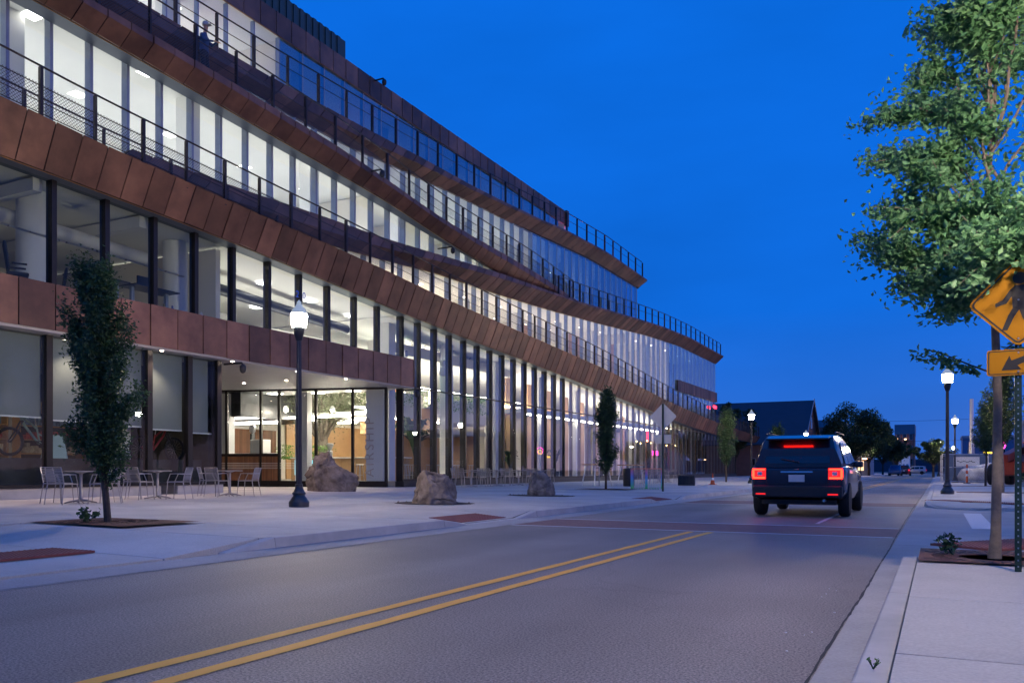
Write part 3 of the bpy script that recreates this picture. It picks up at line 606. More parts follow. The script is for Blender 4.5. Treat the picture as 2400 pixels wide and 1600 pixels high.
# ------------------------------------------------------------------ railings
mesh_m = bpy.data.materials.new('wire_mesh'); mesh_m.use_nodes = True; t = mesh_m.node_tree; pb = t.nodes['Principled BSDF']; pb.inputs['Base Color'].default_value = (.10,.10,.11,1); pb.inputs['Metallic'].default_value = .6
tr = t.nodes.new('ShaderNodeBsdfTransparent'); mxs = t.nodes.new('ShaderNodeMixShader'); tc = t.nodes.new('ShaderNodeTexCoord')
waves = []
for sgn in (1, -1):
    mp = t.nodes.new('ShaderNodeMapping'); mp.inputs['Rotation'].default_value = (R(45*sgn), 0, 0); t.links.new(tc.outputs['Object'], mp.inputs['Vector'])
    wv = t.nodes.new('ShaderNodeTexWave'); wv.bands_direction = 'Y'; wv.inputs['Scale'].default_value = 5.2; t.links.new(mp.outputs[0], wv.inputs['Vector'])
    gt = t.nodes.new('ShaderNodeMath'); gt.operation = 'GREATER_THAN'; gt.inputs[1].default_value = .93; t.links.new(wv.outputs['Fac'], gt.inputs[0]); waves.append(gt)
mxm = t.nodes.new('ShaderNodeMath'); mxm.operation = 'MAXIMUM'; t.links.new(waves[0].outputs[0], mxm.inputs[0]); t.links.new(waves[1].outputs[0], mxm.inputs[1])
t.links.new(mxm.outputs[0], mxs.inputs[0]); t.links.new(tr.outputs[0], mxs.inputs[1]); t.links.new(pb.outputs[0], mxs.inputs[2]); t.links.new(mxs.outputs[0], t.nodes['Material Output'].inputs['Surface'])
def railing(xf, zt, y0, y1, step, h=1.2, base=.0, inset=.12, pw=.05, mesh=True, name='railing'):
    f = (lambda y: (xf(y) if callable(xf) else xf)-inset)
    n = int((y1-y0)/step); ys = [y0+(y1-y0)*i/n for i in range(n+1)]
    rl = empty(name); rl.parent = BD; rl.location = (0,0,0)
    for i, y in enumerate(ys):
        w = pw*(1.5 if i % 2 == 0 else 1)
        bp(MB().box(f(y)-.06,f(y)+.04,y-w/2,y+w/2,zt(y)+base-.15,zt(y)+h), 'post', M['rail'], rl)
    fine = np.arange(y0, y1+.01, .8)
    for hh, r_ in ((h+.02,.026),(h*.62,.013))+(((h*.30,.012),) if mesh else ()):
        bp(MB().tube([(f(y),y,zt(y)+hh) for y in fine], r_, 6), 'handrail' if hh > h else 'mid_rail', M['rail'], rl)
    if mesh:
        for i in range(n):
            a, c = ys[i]+.04, ys[i+1]-.04
            bp(MB().poly([(f(a),a,zt(a)+.08),(f(c),c,zt(c)+.08),(f(c),c,zt(c)+h*.66),(f(a),a,zt(a)+h*.66)]), 'mesh_panel', mesh_m, rl)
    return rl
railing(-19.3, Pt, 4, 103.5, 1.45, h=1.22)
railing(-20.25, lambda y: Pt(y)-.12, 4, 24, 2.1, h=1.0, inset=0, pw=.04, mesh=False)
railing(Rx, Rt, 8, 48, 1.6, h=1.12)
railing(Qx, Qt, 45, 86, 1.6, h=1.12, mesh=False)
railing(Sx, St, 8, 61, 1.6, h=1.12, mesh=False)

# ------------------------------------------------------------------ rooms: lights, columns, partitions
def troffers(y0, y1, step, xs, zf, m, sx=.6, sy=1.1, name='ceiling_light'):
    y = y0
    while y < y1:
        for x in xs:
            bp(MB().box(x-sx/2,x+sx/2,y-sy/2,y+sy/2,zf(y)-.014,zf(y)-.004), name, m)
        y += step
cz = lambda f: (lambda y: f(y)+.1)
def fill_uplights(y0, y1, xs, zf, m, w=.3):  # added glowing strips, out of sight from the street, to brighten the ceilings
    for y in np.arange(y0, y1, 2.2):
        for x in xs: bp(MB().hexa([(x-w/2,y,zf(y)+.55),(x+w/2,y,zf(y)+.55),(x+w/2,y+2,zf(y+2)+.55),(x-w/2,y+2,zf(y+2)+.55)], [(x-w/2,y,zf(y)+.6),(x+w/2,y,zf(y)+.6),(x+w/2,y+2,zf(y+2)+.6),(x-w/2,y+2,zf(y+2)+.6)]), 'hidden_fill_strip', m)
U = lambda n, c, s_: emit_mat(n, c, s_)
wht, wrm = (1,.97,.92), (1,.80,.57)
fill_uplights(4, 30, (-23.5,-27.5), Qt, U('fill_strip_a', wht, 6.2)); fill_uplights(30.4, 42, (-24,), Qt, U('fill_strip_b', wht, 13)); fill_uplights(42.4, 60, (-25,), Qt, U('fill_strip_c', (1,.85,.7), 5))
fill_uplights(5, 23, (-25,-28), St, U('fill_strip_d', (1,.95,.90), 5.5)); fill_uplights(26, 50, (-26,), St, U('fill_strip_e', (1,.9,.8), 1.2))
fill_uplights(26, 86, (-22.9,-26.5), Pt, U('fill_strip_f', wrm, 13))
fill_uplights(20.2, 29, (-22.6,-27), lambda y: 5.0, U('fill_strip_g', (1,.92,.78), 12)); fill_uplights(5, 19, (-24.5,), lambda y: 5.2, U('fill_strip_h', (1,.84,.62), .8))
spot_m = emit_mat('cool_troffer', (1,.95,.87), 7); spot_w = emit_mat('warm_troffer', (1,.84,.64), 9)
troffers(7, 30, 3.8, (-22.6,-26), cz(Sb), spot_m, .45, .45); troffers(33, 60, 5.2, (-24.5,), cz(Sb), spot_w, .2, .2)
troffers(8, 23, 3.2, (-24.2,-27.4), lambda y: T0, spot_m, .4, .4); troffers(27, 50, 5.5, (-25.5,), lambda y: T0, spot_w, .2, .2)
troffers(26, 86, 4.1, (-22.6,-25), cz(Qb), spot_w, .25, .25); troffers(21, 29, 2.6, (-22.6,-25.5), cz(Pb), spot_m, .4, .4)
troffers(6, 18, 2.6, (-23.4,-27.5), lambda y: 4.44, emit_mat('shop_light', (1,.84,.62), 12), .3, 1.0)
L_warm2 = emit_mat('warm_strip', (1,.87,.68), 22); L_warm = spot_w
fill_uplights(31.6, 42.5, (-24.6,-28.2), lambda y: 3.4, U('fill_strip_i', (1,.88,.68), 26), .35); fill_uplights(43.2, 92, (-22.8,), lambda y: 4.15, U('fill_strip_j', (1,.84,.62), 20), .35)
for y, x0_, x1_ in ((30.2,-29.5,-27.0),(30.2,-26.4,-23.6),(31.8,-30,-27.2),(33.0,-26,-23.2),(34.6,-29.6,-26.8),(36.8,-26,-23.2),(38.8,-29,-26)):
    bp(MB().box(x0_,x1_,y,y+.09,3.42,3.48), 'linear_light', emit_mat('hall_strip', (1,.86,.66), 75))
for x in (-28.8,-27,-25,-23): bp(MB().box(x,x+.5,28.4 if x < -26 else 29.0,28.9 if x < -26 else 29.4,4.425,4.436), 'ceiling_light', emit_mat('entry_fill', (1,.9,.74), 30))  # panels added to brighten the entrance behind the hatch
for y in np.arange(31, 48, 2.6): bp(MB().box(-24.6,-24.45,y,y+2.3,5.3,5.36), 'linear_light', emit_mat('strip', (1,.9,.74), 24))
# soffit downlights over the terrace tables
pin = emit_mat('downlight', (1,.78,.62), 60)
for y in (6,9,11.6,14.2,16.8,19.5,22.5,25.2):
    bp(MB().lathe([(.045,4.43),(.045,4.438)], 10, (-20.0,y,0)), 'downlight', pin)
    l = bpy.data.lights.new('downlight_beam', 'SPOT'); l.energy = 170; l.spot_size = R(105); l.spot_blend = .8; l.color = (1,.70,.52); l.shadow_soft_size = .06
    o = bpy.data.objects.new('downlight_beam', l); COL.objects.link(o); o.location = (-20.0,y,4.40); o.parent = None
for x in (-22.4,-24.6,-26.8):
    for y in (21.2,24.6):
        bp(MB().lathe([(.045,4.43),(.045,4.438)], 10, (x,y,0)), 'downlight', pin)
        l = bpy.data.lights.new('downlight_beam', 'SPOT'); l.energy = 110; l.spot_size = R(110); l.spot_blend = .8; l.color = (1,.78,.6); l.shadow_soft_size = .06
        o = bpy.data.objects.new('downlight_beam', l); COL.objects.link(o); o.location = (x,y,4.40)
# columns
for y in np.arange(8, 86, 6.2):
    for zl, zh, x, ok in ((Qt,Sb,-23.0,y < 60),(Pt,Qb,-23.0,25 < y < 86),):
        if ok: bp(MB().box(x-.28,x+.28,y-.28,y+.28,zl(y)-.16,zh(y)+.12), 'column', M['white2'], bevel=.02)
    if y < 50: bp(MB().box(-24.3,-23.7,y-.3,y+.3,St(y)-.16,T0+.02), 'column', M['white2'], bevel=.02)
for y in (30.6,35.6,40.6,46.2,52,58,64,70,76,82): bp(MB().box(-22.2,-21.7,y-.25,y+.25,.5,Pb(y)+.12), 'column', M['white2'], bevel=.02)
for y in (8,14.2,19.0): bp(MB().lathe([(.38,5.3),(.38,Pb(y)+.14)], 20, (-22.0,y,0)), 'column', M['white2'], smooth=True)
# partitions on the middle floors: pale walls with gaps, seen between the fins
for i, y in enumerate(np.arange(27, 85, 4.3)):
    bp(MB().box(-29.5,-24.6,y,y+.14,Pt(y)-.16,Qb(y)+.05), 'partition', M['white'])
    if i % 2: bp(MB().box(-24.7,-24.55,y+.15,y+2.3,Pt(y)-.16,Qb(y)+.05), 'partition', M['wood'])
for i, y in enumerate(np.arange(32, 60, 5.1)): bp(MB().box(-29.5,-24,y,y+.14,Qt(y)-.16,Sb(y)+.05), 'partition', M['white'])
for y in (24.2,36): bp(MB().box(XB,-22.6,y,y+.2,St(y)-.16,T0), 'partition', M['white'])
bp(MB().box(XB,-21.0,19.75,19.95,5.3,Pb(19.8)+.05), 'partition', M['white'])
bp(MB().box(XB,GX1-.2,18.96,19.18,.3,4.44), 'end_wall', M['dark_metal'])
# exit signs
def exit_sign(x, y, z, s=.22):
    e = bp(MB().box(x-.03,x,y-.22,y+.22,z-s/2,z+s/2), 'exit_sign', M['red_sign'])
for p in ((-24,21.6,16.1),(-23.4,30.8,16.1),(-24.5,42.6,3.9),(-24.4,13.3,3.35)): exit_sign(*p)
for x, y, z in ((-21.6,51.9,St(51.9)+.72),(-20.2,84.6,7.35)):
    bp(MB().box(x-.06,x,y-.55,y+.0,z-.14,z+.14), 'warning_lamp', M['red_sign']); bp(MB().box(x-.06,x,y+.1,y+.65,z-.14,z+.14), 'warning_lamp', M['red_sign'])
# security cameras on short arms
def sec_cam(x, y, z):
    c = empty('security_camera'); c.parent = BD
    bp(MB().tube([(x-.5,y,z),(x+.25,y,z),(x+.3,y,z-.06)], .035, 6), 'arm', M['black'], c); bp(MB().lathe([(.06,0),(.10,-.05),(.10,-.16),(.07,-.24),(.02,-.27)], 10, (x+.3,y,z-.06)), 'housing', M['black'], c, True)
for p in ((-22.0,30.0,18.2),(-20.9,24.2,St(24)+.15),(-19.2,26.0,Rt(26)-.1),(-20.0,32.5,Qt(32.5)+.45),(-19.75,29.2,4.35),(-19.75,19.4,4.35)): sec_cam(*p)
# ------------------------------------------------------------------ trees
M['bark'] = mat('bark', (.060,.046,.036), .9, var=.3, scale=14, bump=.5, bscale=40)
M['bark_pale'] = mat('pale_bark', (.16,.135,.115), .85, var=.25, scale=12, bump=.4, bscale=40)
M['leaf_dark'] = leaf_mat('hornbeam_leaf', (.024,.062,.028), (.06,.125,.045))
M['leaf_elm'] = leaf_mat('elm_leaf', (.065,.19,.080), (.16,.34,.155), .4)
M['leaf_mid'] = leaf_mat('street_leaf', (.022,.048,.018), (.04,.08,.026))
M['leaf_grey'] = leaf_mat('olive_leaf', (.10,.12,.075), (.20,.22,.14))
M['leaf_bright'] = leaf_mat('fern_leaf', (.08,.20,.03), (.16,.32,.06))
def leaf_mesh(name, P, size, rng, aspect=2.0, spread=1.0):
    """one pointed, slightly folded leaf (two triangles) for each point"""
    n = len(P); d = rng.normal(size=(n,3)); d[:,2] = d[:,2]*.7-.15; d /= np.linalg.norm(d, axis=1)[:,None]
    q = rng.normal(size=(n,3)); s = np.cross(d, q); s /= np.linalg.norm(s, axis=1)[:,None]
    L_ = size*(.6+.8*rng.random(n))[:,None]; w = L_/aspect
    nn = np.cross(d, s)*w*.35
    a = P-d*L_/2; b = P+s*w/2+nn; c = P+d*L_/2; e = P-s*w/2+nn
    V = np.stack([a,b,c,e], 1).reshape(-1,3); I = np.arange(n)*4
    F = np.concatenate([np.stack([I,I+1,I+2],1), np.stack([I,I+2,I+3],1)])
    return npmesh(name, V, F)
def limb(mb, p, q, r0, r1, rng, n=5, wob=.06, sides=6):
    p, q = Vector(p), Vector(q); L_ = (q-p).length; pts = []
    for i in range(n+1):
        t = i/n; w = wob*L_*math.sin(math.pi*t); pts.append(p.lerp(q, t)+Vector(rng.normal(0,1,3))*w*.5)
    mb.tube(pts, [r0+(r1-r0)*i/n for i in range(n+1)], sides); return pts
def columnar(name, loc, H, Wd, seed, label, lean=(0,0), n_leaf=9000, leaf=.075, lm='leaf_dark', stem=.9, group=None, bark='bark'):
    rng = np.random.default_rng(seed); o = empty(name, loc); tag(o, label, 'tree', group)
    tr = MB(); top = (lean[0], lean[1], H*.9); limb(tr, (0,0,-.03), top, .055*H/4.3, .012, rng, 10, .012, 8)
    P = []; nb = 70
    for k in range(nb):
        h = stem+(H*.80-stem)*(k/nb)**.95; t = h/(H*.9); base = Vector((lean[0]*t, lean[1]*t, h)); a = k*2.399+rng.normal(0,.3)
        q_ = (h-stem)/(H*.8-stem); env = Wd/2*np.interp(q_, [0,.08,.3,.55,.8,1], [.72,.92,1.0,.90,.68,.36])*(.42+.85*rng.random())
        up = .55+.5*rng.random()+.5*t; tip = base+Vector((math.cos(a)*env, math.sin(a)*env, up*(.75-.25*t)*H/4.3))
        if tip.z > H: tip.z = H-.1*rng.random()
        pts = limb(tr, base, tip, .012, .004, rng, 4, .08, 4)
        m = int(n_leaf/nb*(.5+rng.random())); tt = rng.random(m)**.5; pp = np.array([pts[0]+(pts[-1]-pts[0])*x for x in tt])
        P.append(pp+rng.normal(0,1,(m,3))*np.array([.055,.055,.10])*(.4+.8*tt)[:,None])
    tr.build('trunk', M[bark], o, True, fix=False)
    link('crown', leaf_mesh('crown', np.concatenate(P), leaf, rng), M[lm], o); return o
def broad(name, loc, H, Wd, seed, label, n_leaf=9000, leaf=.16, lm='leaf_mid', stem=2.0, group=None, tr_r=.16, cat='tree', bark='bark', nb=34, lobes=None):
    rng = np.random.default_rng(seed); o = empty(name, loc); tag(o, label, cat, group); tr = MB()
    limb(tr, (0,0,-.05), (0,0,stem), tr_r, tr_r*.75, rng, 4, .02, 8); P = []; c = Vector((0,0,stem+(H-stem)*.5))
    for k in range(nb):
        v = Vector(rng.normal(size=3)).normalized(); v.z = v.z*.8+.15
        rr = .55+.5*rng.random(); tip = c+Vector((v.x*Wd/2*rr, v.y*Wd/2*rr, v.z*(H-stem)/2*rr*1.05)); mid = Vector((tip.x*.35, tip.y*.35, stem+(tip.z-stem)*.5))
        limb(tr, (0,0,stem*(.75+.25*rng.random())), mid, tr_r*.4, tr_r*.18, rng, 3, .05, 5); limb(tr, mid, tip, tr_r*.18, .01, rng, 3, .08, 4)
        cl = Wd*.13*(.6+.9*rng.random()); m = int(n_leaf/nb*(.5+rng.random())); q = rng.normal(size=(m,3)); q /= np.linalg.norm(q,axis=1)[:,None]; q *= (rng.random(m)**.45)[:,None]
        P.append(np.array(tip)+q*np.array([cl,cl,cl*.75]))
        m2 = m//3; tt = rng.random(m2)[:,None]; P.append(np.array(mid)+(np.array(tip)-np.array(mid))*tt+rng.normal(0,cl*.4,(m2,3)))
    tr.build('trunk', M[bark], o, True, fix=False); link('crown', leaf_mesh('crown', np.concatenate(P), leaf, rng), M[lm], o); return o

GT = 'slim street trees'
columnar('street_tree', (-11.3,8.5,pz(-11.3)), 4.28, 1.02, 3, 'slim upright street tree in the rusty grate before the bicycle window', (-.28,-.05), 30000, .058, group=GT, stem=.52)
columnar('street_tree', (-12.1,32,pz(-12)), 4.25, .98, 4, 'slim upright street tree standing before the tall glazing beside the bin', (.02,.03), 18000, .07, group=GT, stem=.5)
columnar('street_tree', (-12.3,54.5,pz(-12)), 4.9, 1.3, 5, 'slim upright street tree before the low end of the ramp', (.05,0), 7000, .10, group=GT)
columnar('street_tree', (-10.2,61,pz(-10)), 4.2, 1.5, 6, 'slim upright street tree beyond the farther kerbside lamp post', (.05,0), 6000, .10, group=GT)
columnar('street_tree', (2.15,49.3,.15), 4.5, 1.35, 8, 'slim upright street tree next to the red lifting machine', (.05,0), 8000, .09, group=GT, stem=1.5)
columnar('street_tree', (2.1,35.6,.15), 4.9, 1.25, 9, 'slim upright street tree between the pale trunk and the sign post', (.0,0), 9000, .085, lm='leaf_mid', group=GT, stem=1.6, bark='bark_pale')
for x0, x1, y, lb in ((.6,4.2,49.3,'rusty tree grate by the red lifting machine'),(.6,4.4,35.6,'rusty tree grate beyond the lamp post on the far corner')):
    g_ = MB().box(x0,x1,y-.55,y+.55,.150,.158).build('tree_grate', M['grate']); tag(g_, lb, 'tree grate', 'tree grates')
# the pale-trunked tree in the near grate, its crown reaching over the sign
def near_tree():
    rng = np.random.default_rng(21); o = empty('elm_tree', (.47,9.1,.157)); tag(o, 'pale-trunked young tree whose leafy crown hangs over the yellow pedestrian sign', 'tree')
    tr = MB(); tr.tube([(.0,0,-.03),(.012,.0,.25),(.02,.02,.8),(.03,.03,1.5),(.01,.02,2.1),(0,0,2.35)], [.065,.047,.042,.039,.036,.034], 10); P = []; W_ = []
    fork = Vector((0,0,2.3))
    def spray(p, q, n, wid):
        tt = rng.random(n)**.75; pts = np.array([p.lerp(q, x) for x in tt]); P.append(pts+rng.normal(0,1,(n,3))*np.array([wid,wid,wid*.55])*(.35+.8*tt)[:,None]-np.array([0,0,.05]))
    tips = []
    for k in range(24):
        a = rng.uniform(0, 2*math.pi); rr = rng.uniform(.35,1.0); z = rng.uniform(2.6,6.3)
        tips.append(Vector((math.cos(a)*rr+.12, math.sin(a)*rr, z)))
    # boughs reaching towards the street, as seen beside the sign
    tips += [Vector(t_) for t_ in ((-.95,-.25,2.95),(-1.0,.1,3.05),(-.8,-.4,3.75),(-.95,.2,4.1),(-.85,-.1,4.45),(-.8,.4,2.75),(-.75,-.5,3.3),(-.9,.1,3.5),(-.6,.2,4.9),(-.45,-.3,5.2),(-.3,.1,5.8),(-.35,-.4,3.0),(-.25,.3,2.5),(-.2,-.3,4.2),(-.6,-.3,2.55),(-.5,.0,3.9),(-.75,.2,4.6),(.2,-1.25,2.72),(-.1,-1.2,2.62),(.42,-1.2,2.85),(.1,-1.1,3.0),(.35,-.6,2.7),(.6,-.4,2.9),(.5,.3,2.6),(-.2,-.8,2.75))]
    for k, tip in enumerate(tips):
        b0 = fork.lerp(Vector((rng.normal(0,.12),rng.normal(0,.12),5.6)), max(0, min(.85, (tip.z-2.9)/4.2))); mid = b0.lerp(tip, .55)+Vector((0,0,.22))
        limb(tr, b0, mid, .015, .009, rng, 4, .05, 5); limb(tr, mid, tip, .009, .003, rng, 4, .08, 4); W_.append((mid, tip))
        spray(mid, tip, 330, .13); spray(b0.lerp(mid,.5), mid, 80, .10)
        for j in range(3):
            t2 = tip+Vector(rng.normal(0,.20,3)); limb(tr, mid.lerp(tip,.5), t2, .006, .003, rng, 2, .05, 3); spray(mid.lerp(tip,.5), t2, 130, .075)
    limb(tr, fork, (.0,0,5.7), .030, .010, rng, 8, .03, 6)
    limb(tr, (0,0,1.75), (-.55,-.1,2.0), .010, .004, rng, 3, .05, 4); spray(Vector((-.1,0,1.8)), Vector((-.62,-.1,2.02)), 170, .07)
    limb(tr, (0,0,1.9), (.5,.1,2.3), .010, .004, rng, 3, .05, 4); spray(Vector((.1,0,1.9)), Vector((.6,.1,2.1)), 200, .10); spray(Vector((.1,.1,2.1)), Vector((.5,.3,1.5)), 160, .10)
    tr.build('trunk', M['bark_pale'], o, True, fix=False); link('crown', leaf_mesh('crown', np.concatenate(P), .066, rng, 1.9), M['leaf_elm'], o)
near_tree()
GB = 'broad trees along the street'
broad('street_tree', (-9.9,116,.1), 8.6, 8.2, 31, 'large dark round tree beside the low shop at the street end', 12000, .30, group=GB, tr_r=.22)
broad('street_tree', (-8.8,128,.1), 8.0, 6.4, 32, 'dark round tree behind the large one, nearer the far tower', 9000, .30, group=GB, tr_r=.2)
broad('street_tree', (-8.2,150,.1), 6.2, 6.5, 33, 'low dark tree in front of the far brick tower', 6000, .34, group=GB)
broad('street_tree', (-7.6,185,.1), 8.0, 6.0, 34, 'pointed dark tree at the end of the street', 5000, .4, group=GB)
broad('street_tree', (-.6,118,.1), 4.6, 4.4, 35, 'small tree lit by the lamp beyond the container', 6000, .22, group=GB, stem=1.5)
broad('street_tree', (-21.5,100,.1), 9.0, 4.5, 36, 'dark tree behind the end of the copper ramp', 5000, .3, group=GB)
for i, (x, y, h) in enumerate(((15,16,8.5),(17,33,9),(14,-4,8),(19,52,9))):
    broad('street_tree', (x,y,.1), h, 7.5, 40+i, ('round tree across the side road, mirrored in the shop glass','round tree on the lawn, mirrored in the tall glazing','round tree behind the viewpoint, mirrored in the upper windows','round tree far across the lawn, mirrored in the glazing')[i], 4500, .26, group='trees mirrored in the glass', tr_r=.2)
def weeds(loc, n, s, label, seed):
    rng = np.random.default_rng(seed); o = empty('weed_plant', loc); tag(o, label, 'weed'); st = MB(); P = []
    for k in range(n):
        a = rng.uniform(0,6.28); tip = Vector((math.cos(a)*s*.7, math.sin(a)*s*.7, s*rng.uniform(.5,1.1))); limb(st, (0,0,-.01), tip, .004, .002, rng, 3, .08, 4)
        P.append(np.array([tip*t_ for t_ in rng.uniform(.35,1,9)])+rng.normal(0,s*.09,(9,3)))
    st.build('stem', M['leaf_dark'], o, fix=False); link('foliage', leaf_mesh('foliage', np.concatenate(P), s*.32, rng, 1.8), M['leaf_bright'] if s < .1 else M['leaf_dark'], o)
weeds((-11.42,8.25,pz(-11.4)+.02), 9, .24, 'small leafy shoot growing at the foot of the slim tree', 1)
weeds((.12,9.25,.165), 9, .20, 'small weed sprouting from the grate by the pale trunk', 2)
weeds((-.26,4.05,.12), 7, .035, 'tuft of weed in the kerb joint close to the camera', 3)
b = broad('shrub', (3.45,37.2,.1), .95, 1.7, 51, 'low green shrub by the sign post on the far corner', 2500, .07, lm='leaf_mid', stem=.15, tr_r=.04, cat='shrub')

# ------------------------------------------------------------------ boulders
M['rock'] = mat('boulder_stone', (.075,.055,.043), .92, scale=3.5, col2=(.30,.245,.20), bump=1.0, bscale=14, detail=12)
M['rock2'] = mat('grey_boulder_stone', (.045,.042,.045), .9, scale=4.5, col2=(.23,.215,.21), bump=1.0, bscale=14, detail=12)
from mathutils import noise as mnoise
def boulder(name, loc, rz, size, seed, m, label, shape, ncut=26):
    rng = np.random.default_rng(seed); bm = bmesh.new(); bmesh.ops.create_icosphere(bm, subdivisions=6, radius=1)
    off = Vector((seed*7.3, seed*3.1, seed*1.7)); cuts = []
    for k in range(ncut):
        n_ = Vector(rng.normal(size=3)); n_.z = abs(n_.z)*.8 if k % 3 else n_.z*.3; cuts.append((n_.normalized(), rng.uniform(.58,.86)))
    for v in bm.verts:
        p = Vector([math.copysign(abs(c)**.8, c) for c in v.co])*1.06
        for n_, d_ in cuts:
            q = p.dot(n_)-d_
            if q > 0: p -= n_*q*.88
        p = shape(p)
        p += v.co.normalized()*(mnoise.noise(p*1.3+off)*.10+mnoise.noise(p*3.2+off)*.055+mnoise.noise(p*7+off)*.045+mnoise.noise(p*17+off)*.022+abs(mnoise.noise(p*4+off*2))*-.05-.07*max(0, 1-abs(mnoise.noise(p*1.2+off*3))*16))
        v.co = Vector((p.x*size[0]/1.72, p.y*size[1]/1.72, max(-.12, (p.z+.62)*size[2]/1.36)))
    me = bpy.data.meshes.new(name); bm.to_mesh(me); bm.free(); o = link(name, me, m, None, True); o.location = loc; o.rotation_euler = (0,0,rz); tag(o, label, 'boulder', 'boulders on the plaza'); return o
def sh_big(p):
    if p.z > .02: k = min(1, (p.z-.02)/.35); p = Vector((p.x*(1-.42*k)-.16*k, p.y*(1-.3*k), p.z*1.12-.05*k*(p.x > .25)))
    return p
boulder('boulder', (-18.9,22.9,pz(-18.9)-.02), R(27), (1.85,1.4,1.3), 1, M['rock'], 'largest brown boulder with a peaked top behind the lamp post', sh_big)
boulder('boulder', (-10.9,17.1,pz(-10.9)-.02), R(27), (1.2,1.0,.92), 12, M['rock'], 'mid-sized tan boulder with a flat sloping top on the open plaza', lambda p: Vector((p.x*(1.12-.42*(p.z+.6))-.05*p.z, p.y*(1.08-.25*(p.z+.6)), min(p.z, .55-.14*p.x))))
boulder('boulder', (-11.1,23.6,pz(-11.1)-.02), R(20), (.98,.85,.84), 3, M['rock2'], 'smallest dark grey boulder before the row of tables', lambda p: Vector((p.x*(1-.42*max(0,p.z)), p.y, p.z)))
for (x, y, w, h, lb) in ((-10.9,17.1,1.7,1.5,'bare soil patch around the tan boulder'),(-11.1,23.6,1.9,1.3,'bare soil patch around the dark grey boulder')):
    b = MB(); n = 26; b.poly([(x+w*(.9+.1*RNG.random())*math.cos(2*math.pi*k/n)*(.62), y+h*(.9+.1*RNG.random())*math.sin(2*math.pi*k/n)*.62, pz(x+w*.6*math.cos(2*math.pi*k/n))+.006) for k in range(n)]); o = b.build('planting_bed', M['soil']); o['kind'] = 'structure'
    for k in range(30):
        a = RNG.uniform(0,6.28); rr = RNG.uniform(.45,.6); s = RNG.uniform(.012,.03); px, py = x+w*rr*math.cos(a), y+h*rr*math.sin(a)
        q = MB().lathe([(s*.3,0),(s,s*.3),(s*.8,s*.8),(s*.2,s)], 6, (px,py,pz(px)+.004)).build('pebble', M['rock'], o)

# ------------------------------------------------------------------ street lamps
M['lamp_blk'] = mat('lamp_paint', (.012,.017,.024), .32, .0, var=.2, scale=5, coat=.3)
M['lamp_glow'] = emit_mat('lamp_globe', (1,.79,.58), 520)
M['lamp_top'] = mat('lamp_refractor', (.30,.36,.38), .2, emit=(.85,.97,1), es=.22)
def lamp_proto():
    o = empty('street_lamp'); n = 24
    MB().lathe([(.215,0),(.22,.10),(.205,.13),(.185,.15),(.165,.19),(.13,.235),(.125,.26),(.145,.28),(.145,.305),(.115,.34),(.088,.40),(.078,.46),(.082,.47),(.082,.49),(.066,.5)], 20).build('base', M['lamp_blk'], o, True)
    V = []; F = []
    for i, (r_, z) in enumerate(((.064,.49),(.060,1.5),(.056,2.6),(.05,3.62))):
        for k in range(24):
            rr = r_*(1 if k % 2 else .86); V.append((rr*math.cos(2*math.pi*k/24), rr*math.sin(2*math.pi*k/24), z))
    for i in range(3):
        for k in range(24): F.append((i*24+k,i*24+(k+1) % 24,(i+1)*24+(k+1) % 24,(i+1)*24+k))
    MB().add(V, F).build('pole', M['lamp_blk'], o)
    MB().lathe([(.05,3.58),(.07,3.60),(.085,3.66),(.105,3.72),(.115,3.84),(.125,3.86),(.125,3.875)], 20).build('holder', M['lamp_blk'], o, True)
    MB().lathe([(.10,3.876),(.145,3.882),(.165,4.02),(.175,4.13),(.17,4.155)], 20).build('globe', M['lamp_glow'], o, True)
    MB().lathe([(.168,4.157),(.182,4.17),(.165,4.22),(.115,4.29),(.075,4.33),(.068,4.36),(.06,4.375)], 20).build('refractor', M['lamp_top'], o, True)
    MB().lathe([(.03,4.376),(.052,4.39),(.05,4.42),(.02,4.45),(.005,4.47)], 12).build('finial', M['lamp_top'], o, True)
    return o
LP = lamp_proto(); first = True
for x, y, z, lb, s in ((-12.3,13.9,pz(-12.3),'black fluted street lamp before the entrance and the largest boulder',1),
    (.27,32.7,.15,'black fluted street lamp on the far corner of the side road',1),(.95,62,.15,'lit street lamp just behind the far-corner lamp, near the container',1),
    (-10.1,51.5,pz(-10),'lit street lamp by the low end of the copper ramp',1),(-10.8,80,.15,'lit street lamp standing before the gabled roof building',1),
    (-9.6,124,.15,'lit street lamp under the large dark trees',1.0),(.0,118,.15,'lit street lamp in front of the small tree beyond the container',1.05),(1.6,112,.15,'lit street lamp behind the tarp heaps at the building site',.85),
    (-8.2,190,.1,'tiny far lamp low at the street end, beside the blue car',1),(-7.8,215,.1,'tiny far lamp at the street end, middle of three',1),(-7.6,170,.1,'tiny far lamp at the street end, tallest of three',1),
    (1.4,6.0,.15,'street lamp at the kerb beside the viewpoint, lighting the near tree',1)):
    o = LP if first else copy_tree(LP); first = False
    o.location = (x,y,z); o.scale = (s,s,s); tag(o, lb, 'street lamp', 'acorn street lamps')
